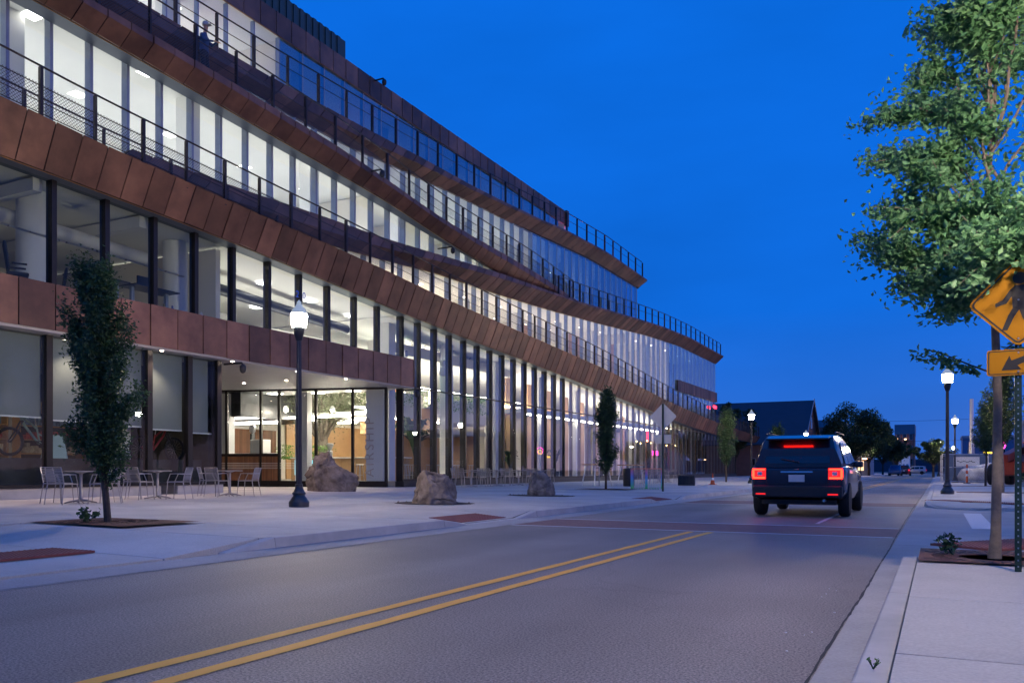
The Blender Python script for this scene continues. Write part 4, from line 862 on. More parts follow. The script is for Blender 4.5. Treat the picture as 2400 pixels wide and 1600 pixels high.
# ------------------------------------------------------------------ café chairs and tables
M['chair'] = mat('chair_aluminium', (.36,.345,.34), .42, .7, var=.06, scale=12)
def chair_proto():
    o = empty('cafe_chair')       # faces +y, 0.46 wide, 0.80 high
    s = MB()
    for k in range(9): s.box(-.20,.20,-.19+k*.045,-.19+k*.045+.034,.445,.457)
    s.box(-.215,-.2,-.2,.22,.435,.46); s.box(.2,.215,-.2,.22,.435,.46); s.box(-.2,.2,.205,.22,.435,.458); s.build('seat', M['chair'], o)
    b = MB()
    for sx in (-1,1): b.tube([(sx*.205,-.2,.45),(sx*.208,-.235,.62),(sx*.20,-.285,.81)], .013, 6)
    b.tube([(-.2,-.286,.805),(.2,-.286,.805)], .012, 6)
    for k in range(9):
        z = .50+k*.033; y = -.212-(z-.45)*.2; b.obox((0,y,z), (.40,.006,.020), 0, R(-12))
    b.build('backrest', M['chair'], o)
    for sx in (-1,1):
        MB().tube([(sx*.205,-.2,.45),(sx*.225,-.275,0)], [.014,.010], 6).build('leg', M['chair'], o); MB().tube([(sx*.205,.2,.44),(sx*.225,.235,0)], [.014,.010], 6).build('leg', M['chair'], o)
        MB().tube([(sx*.212,-.235,.64),(sx*.235,-.05,.655),(sx*.235,.12,.65),(sx*.215,.2,.46)], .012, 6).build('arm', M['chair'], o)
    return o
def table_proto():
    o = empty('cafe_table')
    t = MB().lathe([(.34,.705),(.35,.712),(.35,.728),(.34,.735)], 28); t.build('top', M['chair'], o, True)
    MB().lathe([(.075,.06),(.05,.085),(.036,.12),(.036,.66),(.055,.68),(.14,.704)], 14).build('column', M['chair'], o, True)
    for k in range(4):
        a = R(45+90*k); c, s = math.cos(a), math.sin(a)
        MB().tube([(c*.03,s*.03,.075),(c*.16,s*.16,.055),(c*.33,s*.33,.018)], [.03,.022,.014], 6).build('foot', M['chair'], o)
    return o
CH, TB = chair_proto(), table_proto(); used = {'c':0,'t':0}
def put(kind, x, y, rz, label, group):
    p = CH if kind == 'c' else TB
    o = p if used[kind] == 0 else copy_tree(p); used[kind] += 1
    o.location = (x,y,pz(x)+.001); o.rotation_euler = (0,0,rz); tag(o, label, 'chair' if kind == 'c' else 'table', group); return o
def cafe_set(x, y, angs, where, dist=.56):
    put('t', x, y, R(20), f'round metal table top, {where}', 'café tables')
    for a, w in angs:
        ca = R(a); put('c', x+math.cos(ca)*dist, y+math.sin(ca)*dist, ca+R(90), f'slatted chair {w}, {where}', 'café chairs')
cafe_set(-17.3,9.3,((-60,'on the street side'),(35,'shop side')), 'at the picture-edge café table')
cafe_set(-17.2,12.25,((-75,'back to the street'),(-160,'nearest the shop sill'),(20,'half hidden by the slim tree'),(75,'behind the slim tree')), 'at the café table by the bicycle window')
cafe_set(-17.9,14.9,((-85,'back to the street'),(-150,'nearest the shop sill'),(25,'on the side towards the entrance')), 'at the café table by the vent grille')
cafe_set(-17.9,17.35,((-80,'back to the street'),(-145,'nearest the shop sill'),(20,'on the side towards the entrance')), 'at the café table next to the entrance')
for i, (y, w) in enumerate(((30.9,'partly behind the tan boulder'),(33.2,'second along the tall glazing'),(35.4,'third along the tall glazing'),(38.2,'behind the grey boulder'))):
    cafe_set(-17.8,y,((-95,'back to the street'),(90,'across the table'),(-170,'on the glass side')), w, .6)
for i, (x, y, w) in enumerate(((-14.6,44.5,'in the far group, nearest the bicycle rack'),(-14.4,46.8,'in the middle of the far group'),(-14.6,49.2,'farthest along the pavement'))):
    cafe_set(x,y,((-95,'back to the street'),(85,'across the table')), w, .6)
# high leaning tables with slanted legs
def high_table(x, y, label):
    o = empty('high_table', (x,y,pz(x))); tag(o, label, 'table', 'high tables'); MB().box(-.35,.35,-1.05,1.05,1.0,1.045).build('top', M['wood'], o, bevel=.008)
    for sy in (-1,1):
        for sx in (-1,1): MB().tube([(sx*.22,sy*.82,1.0),(sx*.32,sy*1.12,0)], .028, 6).build('leg', M['alu'], o)
high_table(-13.9,40.3,'high wooden table with slanted legs behind the litter bin'); high_table(-14.2,36.4,'high wooden table with slanted legs behind the slim tree')
# litter bin, slatted planter, cone
o = empty('litter_bin', (-13.2,38.0,pz(-13.2))); tag(o, 'black round litter bin beside the high table', 'bin')
MB().lathe([(.25,0),(.27,.03),(.28,.75),(.27,.78)], 20).build('body', M['black'], o, True); MB().lathe([(.285,.781),(.285,.83),(.2,.87),(.12,.875)], 20).build('lid', M['black'], o, True)
o = empty('slatted_planter', (-11.3,41.3,pz(-11.3)), R(10)); tag(o, 'dark slatted planter box standing on the pavement beyond the sign post', 'planter')
MB().box(-.38,.38,-.28,.28,.03,.5).build('box', M['black'], o)
for k in range(12): MB().box(-.40+k*.068,-.40+k*.068+.035,-.31,-.285,.02,.54).build('slat', M['dark_metal'], o)
for k in range(8): MB().box(.385,.41,-.28+k*.07,-.28+k*.07+.035,.02,.54).build('slat', M['dark_metal'], o)
M['orange'] = mat('cone_orange', (.62,.10,.02), .6); 
def cone(x, y, label, z=.2):
    o = empty('traffic_cone', (x,y,z)); tag(o, label, 'cone'); MB().box(-.18,.18,-.18,.18,0,.03).build('foot', M['orange'], o)
    MB().lathe([(.13,.03),(.085,.28),(.03,.6),(.02,.62)], 14).build('body', M['orange'], o, True); MB().lathe([(.095,.25),(.072,.38)], 14).build('band', M['white2'], o, True)
cone(-11.0,45.5,'orange traffic cone next to the slatted planter',pz(-11))
# rainbow bicycle rack: tube frame with slanted ground bars
def ramp_rgb(name):
    m = mat(name, (.5,.5,.5), .5); t = m.node_tree; tc = t.nodes.new('ShaderNodeTexCoord'); s = t.nodes.new('ShaderNodeSeparateXYZ'); t.links.new(tc.outputs['Object'], s.inputs[0])
    mr = t.nodes.new('ShaderNodeMapRange'); mr.inputs[2].default_value = .85; t.links.new(s.outputs[2], mr.inputs[0]); cr = t.nodes.new('ShaderNodeValToRGB'); t.links.new(mr.outputs[0], cr.inputs[0]); e = cr.color_ramp.elements
    e[0].color = (.10,.55,.06,1); e[1].color = (.75,.28,.18,1)
    for p, c in ((.3,(.08,.45,.55,1)),(.6,(.12,.28,.75,1)),(.85,(.55,.22,.5,1))): q = e.new(p); q.color = c
    t.links.new(cr.outputs[0], t.nodes['Principled BSDF'].inputs['Base Color']); return m
M['rainbow'] = ramp_rgb('rainbow_paint'); M['rack_green'] = mat('rack_green', (.10,.5,.07), .5)
o = empty('bicycle_rack', (-10.9,33.6,pz(-10.9)), R(12)); tag(o, 'rainbow-painted tubular bicycle rack beside the back of the diamond sign', 'bike rack')
MB().tube([(-.62,0,.02),(-.62,0,.86),(.62,0,.86),(.62,0,.02)], .022, 6).build('hoop', M['rainbow'], o); MB().tube([(-.62,.75,.02),(-.62,.75,.86),(.62,.75,.86),(.62,.75,.02)], .022, 6).build('hoop', M['rainbow'], o)
MB().box(-.05,.05,-.02,.02,.02,.85).build('plate', M['rainbow'], o); MB().box(-.66,-.56,-.02,.02,.02,.85).build('plate', M['rainbow'], o)
for k in range(16): MB().tube([(-.6+k*.08,.02,.86),(-.6+k*.08,.02,.05)], .004, 4).build('wire', M['rainbow'], o)
for k in range(11): MB().tube([(-.6+k*.11,-.02,.02),(-.72+k*.11,.75,.02)], .016, 5).build('ground_bar', M['rack_green'], o)

# ------------------------------------------------------------------ signs
M['sign_back'] = mat('sign_aluminium', (.50,.50,.50), .48, .8, var=.06, scale=5); M['post_green'] = mat('post_green', (.012,.035,.028), .45, .3, var=.2, scale=6)
M['sign_yellow'] = mat('sign_yellow', (.34,.15,.003), .6, var=.08, scale=3, spec=.2); M['sign_black'] = mat('sign_black', (.012,.012,.014), .5)
def rounded(pts, r, n=4):
    out = []
    for i, p in enumerate(pts):
        p = Vector(p); a = (Vector(pts[i-1])-p).normalized(); b = (Vector(pts[(i+1) % len(pts)])-p).normalized(); p0, p1 = p+a*r, p+b*r
        for k in range(n+1): t_ = k/n; out.append(tuple((p0*(1-t_)**2+p*2*t_*(1-t_)+p1*t_**2)))
    return out
def plate(outline, y, th): return MB().extrude([(x,y,z) for x, z in outline], (0,th,0))
def perforated_post(o, h, w=.05):
    p = MB(); hw_ = w/2
    p.box(-hw_,hw_,hw_-.004,hw_,0,h); p.box(-hw_,-hw_+.004,-hw_,hw_,0,h); p.box(hw_-.004,hw_,-hw_,hw_,0,h); n = int(h/.0508)
    for sx in (-1,1): p.box(min(sx*hw_,sx*.006),max(sx*hw_,sx*.006),-hw_,-hw_+.004,0,h)
    for k in range(n): p.box(-.006,.006,-hw_,-hw_+.004,k*.0508,k*.0508+.034)
    p.build('post', M['post_green'], o)
    q = MB()
    for k in range(n): q.box(-.0055,.0055,-hw_+.006,-hw_+.008,k*.0508+.036,k*.0508+.049)
    d = q.build('punched_holes', M['steel'], o); d['kind'] = 'stuff'
PSx, PSy = .59, 8.1
o = empty('pedestrian_sign', (PSx,PSy,.152), R(-2)); tag(o, 'yellow diamond pedestrian crossing sign with arrow plaque on a green perforated post', 'sign')
perforated_post(o, 2.72)
dc = 2.235; hd = .375
dia = [(0,dc-hd),(hd,dc),(0,dc+hd),(-hd,dc)]
plate(rounded([(x,z) for x, z in dia], .06), -.045, .004).build('diamond_plate', M['sign_yellow'], o)
inner = rounded([(x*.945,(z-dc)*.945+dc) for x, z in dia], .05); in2 = rounded([(x*.895,(z-dc)*.895+dc) for x, z in dia], .045)
def ring(a, b, y): n = len(a); return MB().add([(x,y,z) for x, z in a]+[(x,y,z) for x, z in b], [(i,(i+1) % n,n+(i+1) % n,n+i) for i in range(n)])
ring(inner, in2, -.0465).build('border', M['sign_black'], o)
fig = MB(); fy = -.0475
KS = .82
def fp(pts): fig.extrude([(x*KS,fy,dc+z*KS) for x, z in pts], (0,.002,0))
fig.extrude([(.008+.05*math.cos(2*math.pi*k/20),fy,dc+.20+.05*math.sin(2*math.pi*k/20)) for k in range(20)], (0,.002,0))
fp([(-.03,.175),(.055,.175),(.075,.13),(.07,.0),(.06,-.06),(-.05,-.06),(-.055,.04),(-.075,.13)])
fp([(-.03,.175),(-.075,.13),(-.135,.035),(-.205,.0),(-.20,-.035),(-.105,-.005),(-.04,.09)])
fp([(.05,.17),(.105,.10),(.17,.0),(.15,-.02),(.06,.07)])
fp([(-.05,-.055),(.02,-.055),(-.035,-.14),(-.095,-.275),(-.145,-.275),(-.09,-.13)])
fp([(.0,-.055),(.06,-.055),(.105,-.16),(.16,-.27),(.11,-.285),(.04,-.17)])
fig.build('walking_figure', M['sign_black'], o)
pw_, pz0, pz1 = .228, 1.632, 1.848; R4 = [(-pw_,pz0),(pw_,pz0),(pw_,pz1),(-pw_,pz1)]
plate(rounded(R4,.025), -.045, .004).build('arrow_plate', M['sign_yellow'], o)
pc = (pz0+pz1)/2
ring(rounded([(x*.955,(z-pc)*.91+pc) for x, z in R4],.02), rounded([(x*.92,(z-pc)*.84+pc) for x, z in R4],.016), -.0465).build('border', M['sign_black'], o)
ar = MB(); ar.extrude([(x*.76,-.0475,pc+z*.76) for x, z in ((-.16,-.085),(-.085,.075),(-.065,.02),(.16,.105),(.18,.055),(-.01,-.035),(.03,-.08))], (0,.002,0)); ar.build('arrow', M['sign_black'], o)
for z in (dc+.02,dc-.30,pz0+.03,pz1-.03): MB().lathe([(.008,0),(.006,.004)], 8).build('bolt', M['steel'], o).location = (0,-.05,z)
for b_ in [c for c in o.children if c.name.startswith('bolt')]: b_.rotation_euler = (R(90),0,0)
o = empty('sign_back', (-9.4,31.0,pz(-9.4)), R(4)); tag(o, 'bare metal back of a diamond sign and plaque on a dark post', 'sign')
MB().box(-.035,.035,-.03,.03,0,3.35).build('post', M['post_green'], o)
dc2 = 2.86; plate(rounded([(0,dc2-.53),(.53,dc2),(0,dc2+.53),(-.53,dc2)],.07), .035, .004).build('diamond_plate', M['sign_back'], o)
plate(rounded([(-.31,1.83),(.31,1.83),(.31,2.17),(-.31,2.17)],.03), .035, .004).build('plaque_plate', M['sign_back'], o)

# ------------------------------------------------------------------ cars
M['paint_dark'] = mat('dark_car_paint', (.020,.016,.026), .28, .35, coat=.8); M['car_glass'] = mat('car_glass', (.012,.014,.018), .06, spec=.8); M['tyre'] = mat('tyre', (.015,.015,.016), .85)
M['chrome'] = mat('chrome', (.7,.7,.72), .12, 1.0); M['tail'] = emit_mat('tail_lamp', (1,.012,.005), 15); M['tail_dim'] = mat('tail_lens', (.35,.012,.012), .2, emit=(1,.02,.02), es=.8)
M['plate_w'] = mat('number_plate', (.6,.6,.6), .4); M['trim'] = mat('car_trim', (.02,.02,.021), .6)
def loft(st, n_side=True):
    V = []; F = []; k = len(st[0][1])
    for y, ring_ in st: V += [(x,y,z) for x, z in ring_]
    for i in range(len(st)-1):
        for j in range(k): F.append((i*k+j,i*k+(j+1) % k,(i+1)*k+(j+1) % k,(i+1)*k+j))
    F += [tuple(range(k)), tuple(reversed([(len(st)-1)*k+j for j in range(k)]))]; return MB().add(V, F)
def sect(zb, z1, z2, zt, wb, w1, w2, wt): return [(-wb,zb),(-w1,z1),(-w2,z2),(-wt,zt),(wt,zt),(w2,z2),(w1,z1),(wb,zb)]
def suv(name, loc, rz, paint, label, lit=True, plate_on=True):
    o = empty(name, loc, rz); tag(o, label, 'car')       # rear bumper at y = 0, nose at y = 4.7
    body = loft([(0.04,sect(.48,.60,.92,1.02,.78,.88,.90,.86)),(.16,sect(.40,.55,.95,1.06,.86,.94,.945,.90)),(.9,sect(.34,.5,.98,1.08,.9,.96,.955,.91)),(2.4,sect(.32,.5,.96,1.06,.9,.96,.955,.91)),(3.5,sect(.34,.5,.92,1.05,.9,.955,.95,.88)),(4.35,sect(.36,.5,.86,.99,.86,.92,.92,.82)),(4.66,sect(.42,.55,.80,.90,.74,.84,.84,.72))])
    body.build('body', paint, o, True, .03)
    cab = loft([(.14,sect(1.03,1.10,1.30,1.44,.87,.875,.80,.74)),(.34,sect(1.03,1.10,1.55,1.67,.89,.89,.76,.68)),(.62,sect(1.04,1.10,1.60,1.735,.90,.90,.76,.67)),(1.6,sect(1.04,1.10,1.62,1.755,.90,.90,.765,.67)),(2.5,sect(1.04,1.10,1.58,1.72,.9,.9,.75,.66)),(2.95,sect(1.03,1.08,1.36,1.45,.89,.89,.80,.72)),(3.55,sect(1.02,1.04,1.06,1.07,.86,.85,.8,.74))])
    cab.build('cabin', paint, o, True, .03)
    MB().add([(-.66,.075,1.13),(.66,.075,1.13),(.60,.245,1.52),(-.60,.245,1.52),(-.66,.10,1.13),(.66,.10,1.13),(.60,.27,1.52),(-.60,.27,1.52)], [(0,1,2,3),(7,6,5,4),(0,4,5,1),(1,5,6,2),(2,6,7,3),(3,7,4,0)]).build('rear_window', M['car_glass'], o)
    MB().obox((0,.20,1.66), (1.26,.34,.035), 0, R(8)).build('roof_spoiler', paint, o, bevel=.012)
    for s in (-1,1):
        for y0, y1, a, b_ in ((.55,1.25,.06,.0),(1.33,2.15,0,0),(2.23,2.85,0,.28)):
            P_ = [(s*.912,y0,1.12),(s*.912,y1+b_*.6,1.12),(s*(.80 if b_ == 0 else .80),y1-b_*.2,1.54-b_*.3),(s*.795,y0+a,1.55)]
            MB().extrude(P_, (-s*.02,0,0)).build('side_window', M['car_glass'], o)
        MB().box(min(s*.62,s*.905),max(s*.62,s*.905),.03,.14,.79,1.03).build('tail_lens', M['tail_dim'], o, bevel=.02)
        t_on = M['tail'] if lit else M['tail_dim']
        for a_, b_, c_, d_ in ((.64,.90,.985,1.015),(.64,.90,.805,.84),(.86,.905,.842,.983)): MB().box(min(s*a_,s*b_),max(s*a_,s*b_),.018,.06,c_,d_).build('tail_light', t_on, o, bevel=.006)
        MB().box(min(s*.70,s*.80),max(s*.70,s*.80),.02,.05,.87,.955).build('reversing_light', M['plate_w'], o, bevel=.01)
        MB().box(min(s*.62,s*.82),max(s*.62,s*.82),-.045,-.03,.47,.50).build('reflector', M['tail_dim'], o)
        MB().tube([(s*.70,.5,1.755),(s*.71,.65,1.79),(s*.71,2.2,1.79),(s*.70,2.4,1.74)], .016, 6).build('roof_rail', M['trim'], o)
        MB().obox((s*.99,2.75,1.12), (.20,.12,.14)).build('mirror', paint, o, bevel=.03)
        hl = MB().box(min(s*.55,s*.86),max(s*.55,s*.86),4.50,4.62,.70,.83).build('headlight', M['chrome'], o, bevel=.02)
        for y in (.85,3.72):
            w = empty('wheel', (s*.87,y,.37)); w.parent = o
            V_ = MB()
            V_.lathe([(.20,-.11),(.34,-.11),(.37,-.07),(.37,.07),(.34,.11),(.20,.11)], 28); V_.v = [(z,a,b__) for a, b__, z in V_.v]; V_.build('tyre', M['tyre'], w, True)
            q = MB()
            for k in range(5):
                a = 2*math.pi*k/5; q.obox((s*.09,math.cos(a)*.12,math.sin(a)*.12), (.03,.07,.22), 0, a-R(90))
            q.lathe([(.06,0),(.06,.02)], 10); q.v = q.v; q.build('rim', M['steel'], w)
    MB().box(-.90,.90,-.04,.12,.42,.66).build('bumper', M['trim'], o, bevel=.03)
    sm = MB()
    for p0_, p1_ in (((-.62,.034,.70),(.62,.034,.70)),((-.62,.034,.70),(-.615,.034,1.04)),((.62,.034,.70),(.615,.034,1.04))): sm.tube([p0_, p1_], .006, 4)
    sm.build('tailgate_gap', M['black'], o); MB().tube([(.05,.06,1.15),(-.32,.10,1.22)], .009, 5).build('wiper', M['trim'], o); MB().lathe([(.045,0),(.045,.008)], 14).build('badge', M['chrome'], o).location = (0,.035,1.0)
    MB().box(-.55,.55,-.048,-.038,.44,.56).build('bumper_insert', M['black'], o)
    if plate_on:
        MB().box(-.16,.16,.018,.035,.74,.89).build('number_plate', M['plate_w'], o)
    MB().box(-.30,.30,.13,.19,1.635,1.66).build('brake_light', M['tail'] if lit else M['tail_dim'], o); MB().box(-.32,.32,.02,.05,.935,.965).build('tailgate_trim', M['chrome'], o)
    MB().tube([(.55,-.06,.36),(.55,.2,.36)], .03, 8).build('exhaust', M['steel'], o); MB().box(-.75,.75,.25,4.2,.26,.36).build('underbody', M['trim'], o)
    return o
suv('estate_car', (-2.65,18.2,.004), 0, M['paint_dark'], 'dark sports utility car with lit red tail lights driving away past the brick crossing')
pb_ = mat('blue_car_paint', (.03,.10,.22), .3, .3, coat=.7); pk = mat('black_car_paint', (.02,.02,.025), .3, .2, coat=.7); pl = mat('pale_car_paint', (.35,.37,.40), .3, .3, coat=.7)
suv('parked_car', (-6.2,150,.004), R(180), pb_, 'blue car far down the street under the low tree', False); suv('parked_car', (-5.0,148,.004), R(0), pk, 'black car far down the street beside the blue one', False); suv('parked_car', (-2.2,190,.004), R(90), pl, 'pale car crossing at the far end of the street', False)

# ------------------------------------------------------------------ building site beyond the side road
M['box_blue'] = mat('container_blue', (.09,.15,.26), .6, .1, var=.15, scale=1.5); M['tarp'] = mat('grey_tarp', (.34,.36,.42), .6, var=.2, scale=2, bump=.5, bscale=5)
o = empty('site_container', (3.9,71,.1), R(2)); tag(o, 'blue-grey site container with a white board behind the fence', 'container')
MB().box(-3.4,3.4,0,2.4,.1,2.1).build('shell', M['box_blue'], o)
for k in range(30): MB().box(-3.35+k*.228,-3.35+k*.228+.12,-.04,0,.15,2.05).build('rib', M['box_blue'], o)
MB().box(-2.9,-1.2,-.075,-.045,1.15,1.85).build('white_board', M['white2'], o)
sq = MB(); sq.tube([(-2.7+.12*k,-.08,1.5+.08*math.sin(k*1.9)+.04*math.cos(k*4.1)) for k in range(11)], .025, 4); sq.build('logo', M['sign_black'], o)
def tarp_heap(loc, sx, sy, sz, seed, label):
    bm = bmesh.new(); bmesh.ops.create_icosphere(bm, subdivisions=4, radius=1); off = Vector((seed*5.1,0,seed))
    for v in bm.verts:
        p = v.co; n_ = mnoise.noise(p*2.2+off)*.22+mnoise.noise(p*5+off)*.07; q = p*(1+n_); v.co = Vector((q.x*sx, q.y*sy, max(0, q.z+.1)*sz))
    me = bpy.data.meshes.new('tarp_heap'); bm.to_mesh(me); bm.free(); p_ = link('tarp_heap', me, M['tarp'], None, True); p_.location = loc; tag(p_, label, 'tarp heap', 'tarp covered heaps')
tarp_heap((2.6,62.5,.1),1.5,1.2,1.15,1,'smaller tarp-covered heap beside the orange marker post'); tarp_heap((4.9,61.5,.1),2.3,1.4,1.25,2,'larger tarp-covered heap behind the lamp post')
def fence_panel(x, y, rz, label, w=2.6):
    f_ = empty('fence_panel', (x,y,.1), rz); tag(f_, label, 'fence', 'site fence panels')
    for x_ in (-w/2,w/2): MB().tube([(x_,0,0),(x_,0,1.9)], .025, 6).build('post', M['steel'], f_)
    for z_ in (.15,1.05,1.88): MB().tube([(-w/2,0,z_),(w/2,0,z_)], .02, 6).build('rail', M['steel'], f_)
    MB().poly([(0,-w/2,.15),(0,w/2,.15),(0,w/2,1.88),(0,-w/2,1.88)]).build('wire_infill', mesh_m, f_).rotation_euler = (0,0,R(90))
fence_panel(.2,64,R(90),'wire fence panel end-on at the road edge'); fence_panel(.35,67,R(80),'second wire fence panel behind the first, at the road edge'); fence_panel(1.5,60.3,R(8),'wire fence panel facing the street by the marker post'); fence_panel(5.8,58.5,R(-28),'leaning wire fence panel next to the larger tarp heap'); fence_panel(8.2,57,R(4),'wire fence panel beside the red machine')
o = empty('marker_post', (1.55,58.3,.15)); tag(o, 'orange and white marker post by the fence', 'marker post')
MB().lathe([(.2,0),(.2,.04),(.07,.06)], 12).build('foot', M['black'], o); MB().lathe([(.06,.05),(.055,1.15),(.03,1.18)], 12).build('body', M['orange'], o, True)
for z_ in (.45,.8): MB().lathe([(.063,z_),(.063,z_+.14)], 12).build('band', M['white2'], o, True)
# red lifting machine
M['red_paint'] = mat('machine_red', (.42,.045,.02), .45, .1, var=.1, scale=3)
o = empty('telescopic_handler', (4.1,54.5,.1), R(-20)); tag(o, 'red lifting machine with big black tyres behind the slim trees', 'construction machine')
loft([(-1.8,sect(.6,.8,1.2,1.35,.7,.8,.8,.75)),(-.4,sect(.55,.8,1.5,1.75,.8,.9,.9,.8)),(1.2,sect(.55,.8,1.4,1.6,.8,.9,.9,.8)),(2.2,sect(.6,.8,1.1,1.2,.7,.8,.8,.7))]).build('chassis', M['red_paint'], o, True, .05)
MB().obox((-.1,.0,1.95), (.42,5.2,.42), 0, R(10)).build('boom', M['red_paint'], o, bevel=.03); MB().obox((.62,.2,1.9), (.75,1.2,.9)).build('cab', M['car_glass'], o, bevel=.05)
MB().box(.2,1.04,-.45,.85,2.36,2.44).build('cab_roof', M['red_paint'], o, bevel=.02)
for sx in (-1,1):
    for y in (-1.25,1.5):
        w = empty('wheel', (sx*1.0,y,.62)); w.parent = o; q = MB(); q.lathe([(.32,-.2),(.55,-.2),(.62,-.13),(.62,.13),(.55,.2),(.32,.2)], 24); q.v = [(z,a,b__) for a, b__, z in q.v]; q.build('tyre', M['tyre'], w, True)
        q = MB(); q.lathe([(.32,-.12),(.2,-.05),(.1,-.03),(.1,.03),(.2,.05),(.32,.12)], 18); q.v = [(z,a,b__) for a, b__, z in q.v]; q.build('rim', M['steel'], w, True)
o = empty('steel_mast', (2.4,78,.1)); tag(o, 'tall tapering steel mast rising behind the site container', 'mast'); MB().tube([(0,0,0),(0,0,3.2)], .22, 12).build('lower_tube', M['steel'], o, True); MB().tube([(0,0,3.2),(0,0,6.7)], .14, 12).build('upper_tube', M['alu'], o, True)
o = empty('neon_sign', (5.6,98,.1)); tag(o, 'round pink and yellow neon sign on a thin pole', 'neon sign'); MB().tube([(0,0,0),(0,0,3.0)], .06, 8).build('pole', M['dark_metal'], o)
q = MB().torus((0,0,3.4),(0,1,0),.42,.06,24,6); q.build('pink_ring', emit_mat('pink_neon', (1,.05,.45), 7), o); MB().torus((-.02,-.05,3.2),(0,1,0),.25,.06,16,6).build('yellow_ring', emit_mat('yellow_neon', (1,.55,.05), 6), o)
MB().box(-1.5,-.75,-.05,.05,2.45,2.7).build('yellow_bar', emit_mat('yellow_bar', (1,.6,.04), 4), o)

# ------------------------------------------------------------------ far buildings
M['slate'] = mat('slate_roof', (.030,.036,.055), .7, var=.2, scale=1.5, bump=.2, bscale=6); M['brickwall'] = mat('far_brick', (.20,.10,.08), .85, var=.15, scale=2); M['siding'] = mat('grey_siding', (.30,.31,.34), .7, var=.08, scale=1)
def house(name, x0, x1, y0, y1, eave, ridge, wall, label, win=()):
    o = empty(name, ((x0+x1)/2,(y0+y1)/2,0)); tag(o, label, 'building'); hx, hy = (x1-x0)/2, (y1-y0)/2
    MB().add([(-hx,-hy,0),(hx,-hy,0),(hx,hy,0),(-hx,hy,0),(-hx,-hy,eave),(hx,-hy,eave),(hx,hy,eave),(-hx,hy,eave),(-hx,0,ridge-.1),(hx,0,ridge-.1)], [(0,1,5,4),(2,3,7,6),(1,2,6,9,5),(3,0,4,8,7)]).build('wall', wall, o)
    for s in (-1,1):
        a = [(-hx-.3,s*(hy+.5),eave-.35),(hx+.35,s*(hy+.5),eave-.35),(hx+.35,0,ridge),(-hx-.3,0,ridge)]; MB().add(a+[(p[0],p[1],p[2]+.14) for p in a], [(0,1,2,3),(4,5,6,7),(0,1,5,4),(1,2,6,5),(2,3,7,6),(3,0,4,7)]).build('roof', M['slate'], o)
        MB().add([(hx+.351,s*(hy+.5),eave-.40),(hx+.42,s*(hy+.5),eave-.40),(hx+.42,0,ridge+.1),(hx+.351,0,ridge+.1),(hx+.351,s*(hy+.5),eave-.1),(hx+.42,s*(hy+.5),eave-.1),(hx+.42,0,ridge+.36),(hx+.351,0,ridge+.36)], [(0,1,2,3),(4,5,6,7),(0,1,5,4),(1,2,6,5),(2,3,7,6),(3,0,4,7)]).build('barge_board', M['siding'], o)
    for (wx, wy, wz, ww, wh, side) in win:
        if side == 'x': f = MB().box(hx+.001,hx+.06,wy-ww/2,wy+ww/2,wz,wz+wh).build('window', M['siding'], o); MB().box(hx+.061,hx+.07,wy-ww/2+.06,wy+ww/2-.06,wz+.06,wz+wh-.06).build('pane', M['car_glass'], f)
        else: f = MB().box(wx-ww/2,wx+ww/2,-hy-.06,-hy-.001,wz,wz+wh).build('window', M['siding'], o); MB().box(wx-ww/2+.06,wx+ww/2-.06,-hy-.07,-hy-.061,wz+.06,wz+wh-.06).build('pane', M['car_glass'], f)
    return o
house('gabled_hall', -48,-14.5,104.5,119.5,4.3,9.7,M['brickwall'], 'dark brick hall with a steep slate gable roof beyond the copper ramp', ((0,0,6.2,1.2,1.9,'x'),(0,-3.2,1.2,1.2,1.8,'x'),(0,3.2,1.2,1.2,1.8,'x'),(11,0,1.5,.5,.9,'y'),(12,0,1.5,.5,.9,'y'),(4,0,1.5,.5,.9,'y')))
def block(name, x0, x1, y0, y1, h, wall, label, rows=0, cols=0, wm=None, top=None, face='y', ww=1.0, wh=1.2, z0=1.2, dz=3.0):
    o = empty(name, ((x0+x1)/2,y0,0)); tag(o, label, 'building'); hx = (x1-x0)/2; MB().box(-hx,hx,0,y1-y0,0,h).build('wall', wall, o)
    MB().box(-hx-.15,hx+.15,-.15,y1-y0+.15,h,h+(.35 if not top else top[1])).build('cornice', top[0] if top else M['siding'], o)
    for i in range(rows):
        for j in range(cols):
            cx_ = -hx+(j+.5)*2*hx/cols; z_ = z0+i*dz; f = MB().box(cx_-ww/2,cx_+ww/2,-.05,-.001,z_,z_+wh).build('window', M['siding'], o); MB().box(cx_-ww/2+.08,cx_+ww/2-.08,-.06,-.051,z_+.08,z_+wh-.08).build('pane', wm or M['car_glass'], f)
    return o
lit_pane = emit_mat('lit_far_pane', (1,.62,.32), 1.6); teal = mat('teal_metal', (.05,.16,.22), .5)
block('flat_roof_building', -34,-15,150,165,8.2,M['brickwall'],'low brick building with a teal roof edge behind the gabled hall',2,6,mat('cool_pane',(.1,.3,.5),.2,emit=(.2,.5,.9),es=.5),(teal,1.2),z0=2.5)
tw = block('brick_tower', -12.3,-6.8,290,305,12.2,M['brickwall'],'tall brick tower with a teal metal top at the end of the street',3,3,None,(teal,3.0),ww=1.1,wh=2.0,z0=2.5,dz=3.9)
for k, (x, z) in enumerate(((-2.2,10.6),(.2,10.4),(-2.1,7.2),(.1,7.2),(-2.2,4.4),(.2,4.5))): MB().lathe([(.28,0),(.28,.3)], 8).build('wall_lamp', emit_mat('tower_lamp', (1,.6,.3), 7), tw).location = (x,-.4,z)
lo = block('corner_shop', -16.5,-8.9,128,140,3.0,M['siding'],'low pale shop with a glowing porch under the trees',1,4,lit_pane,None,ww=.9,wh=1.5,z0=.8)
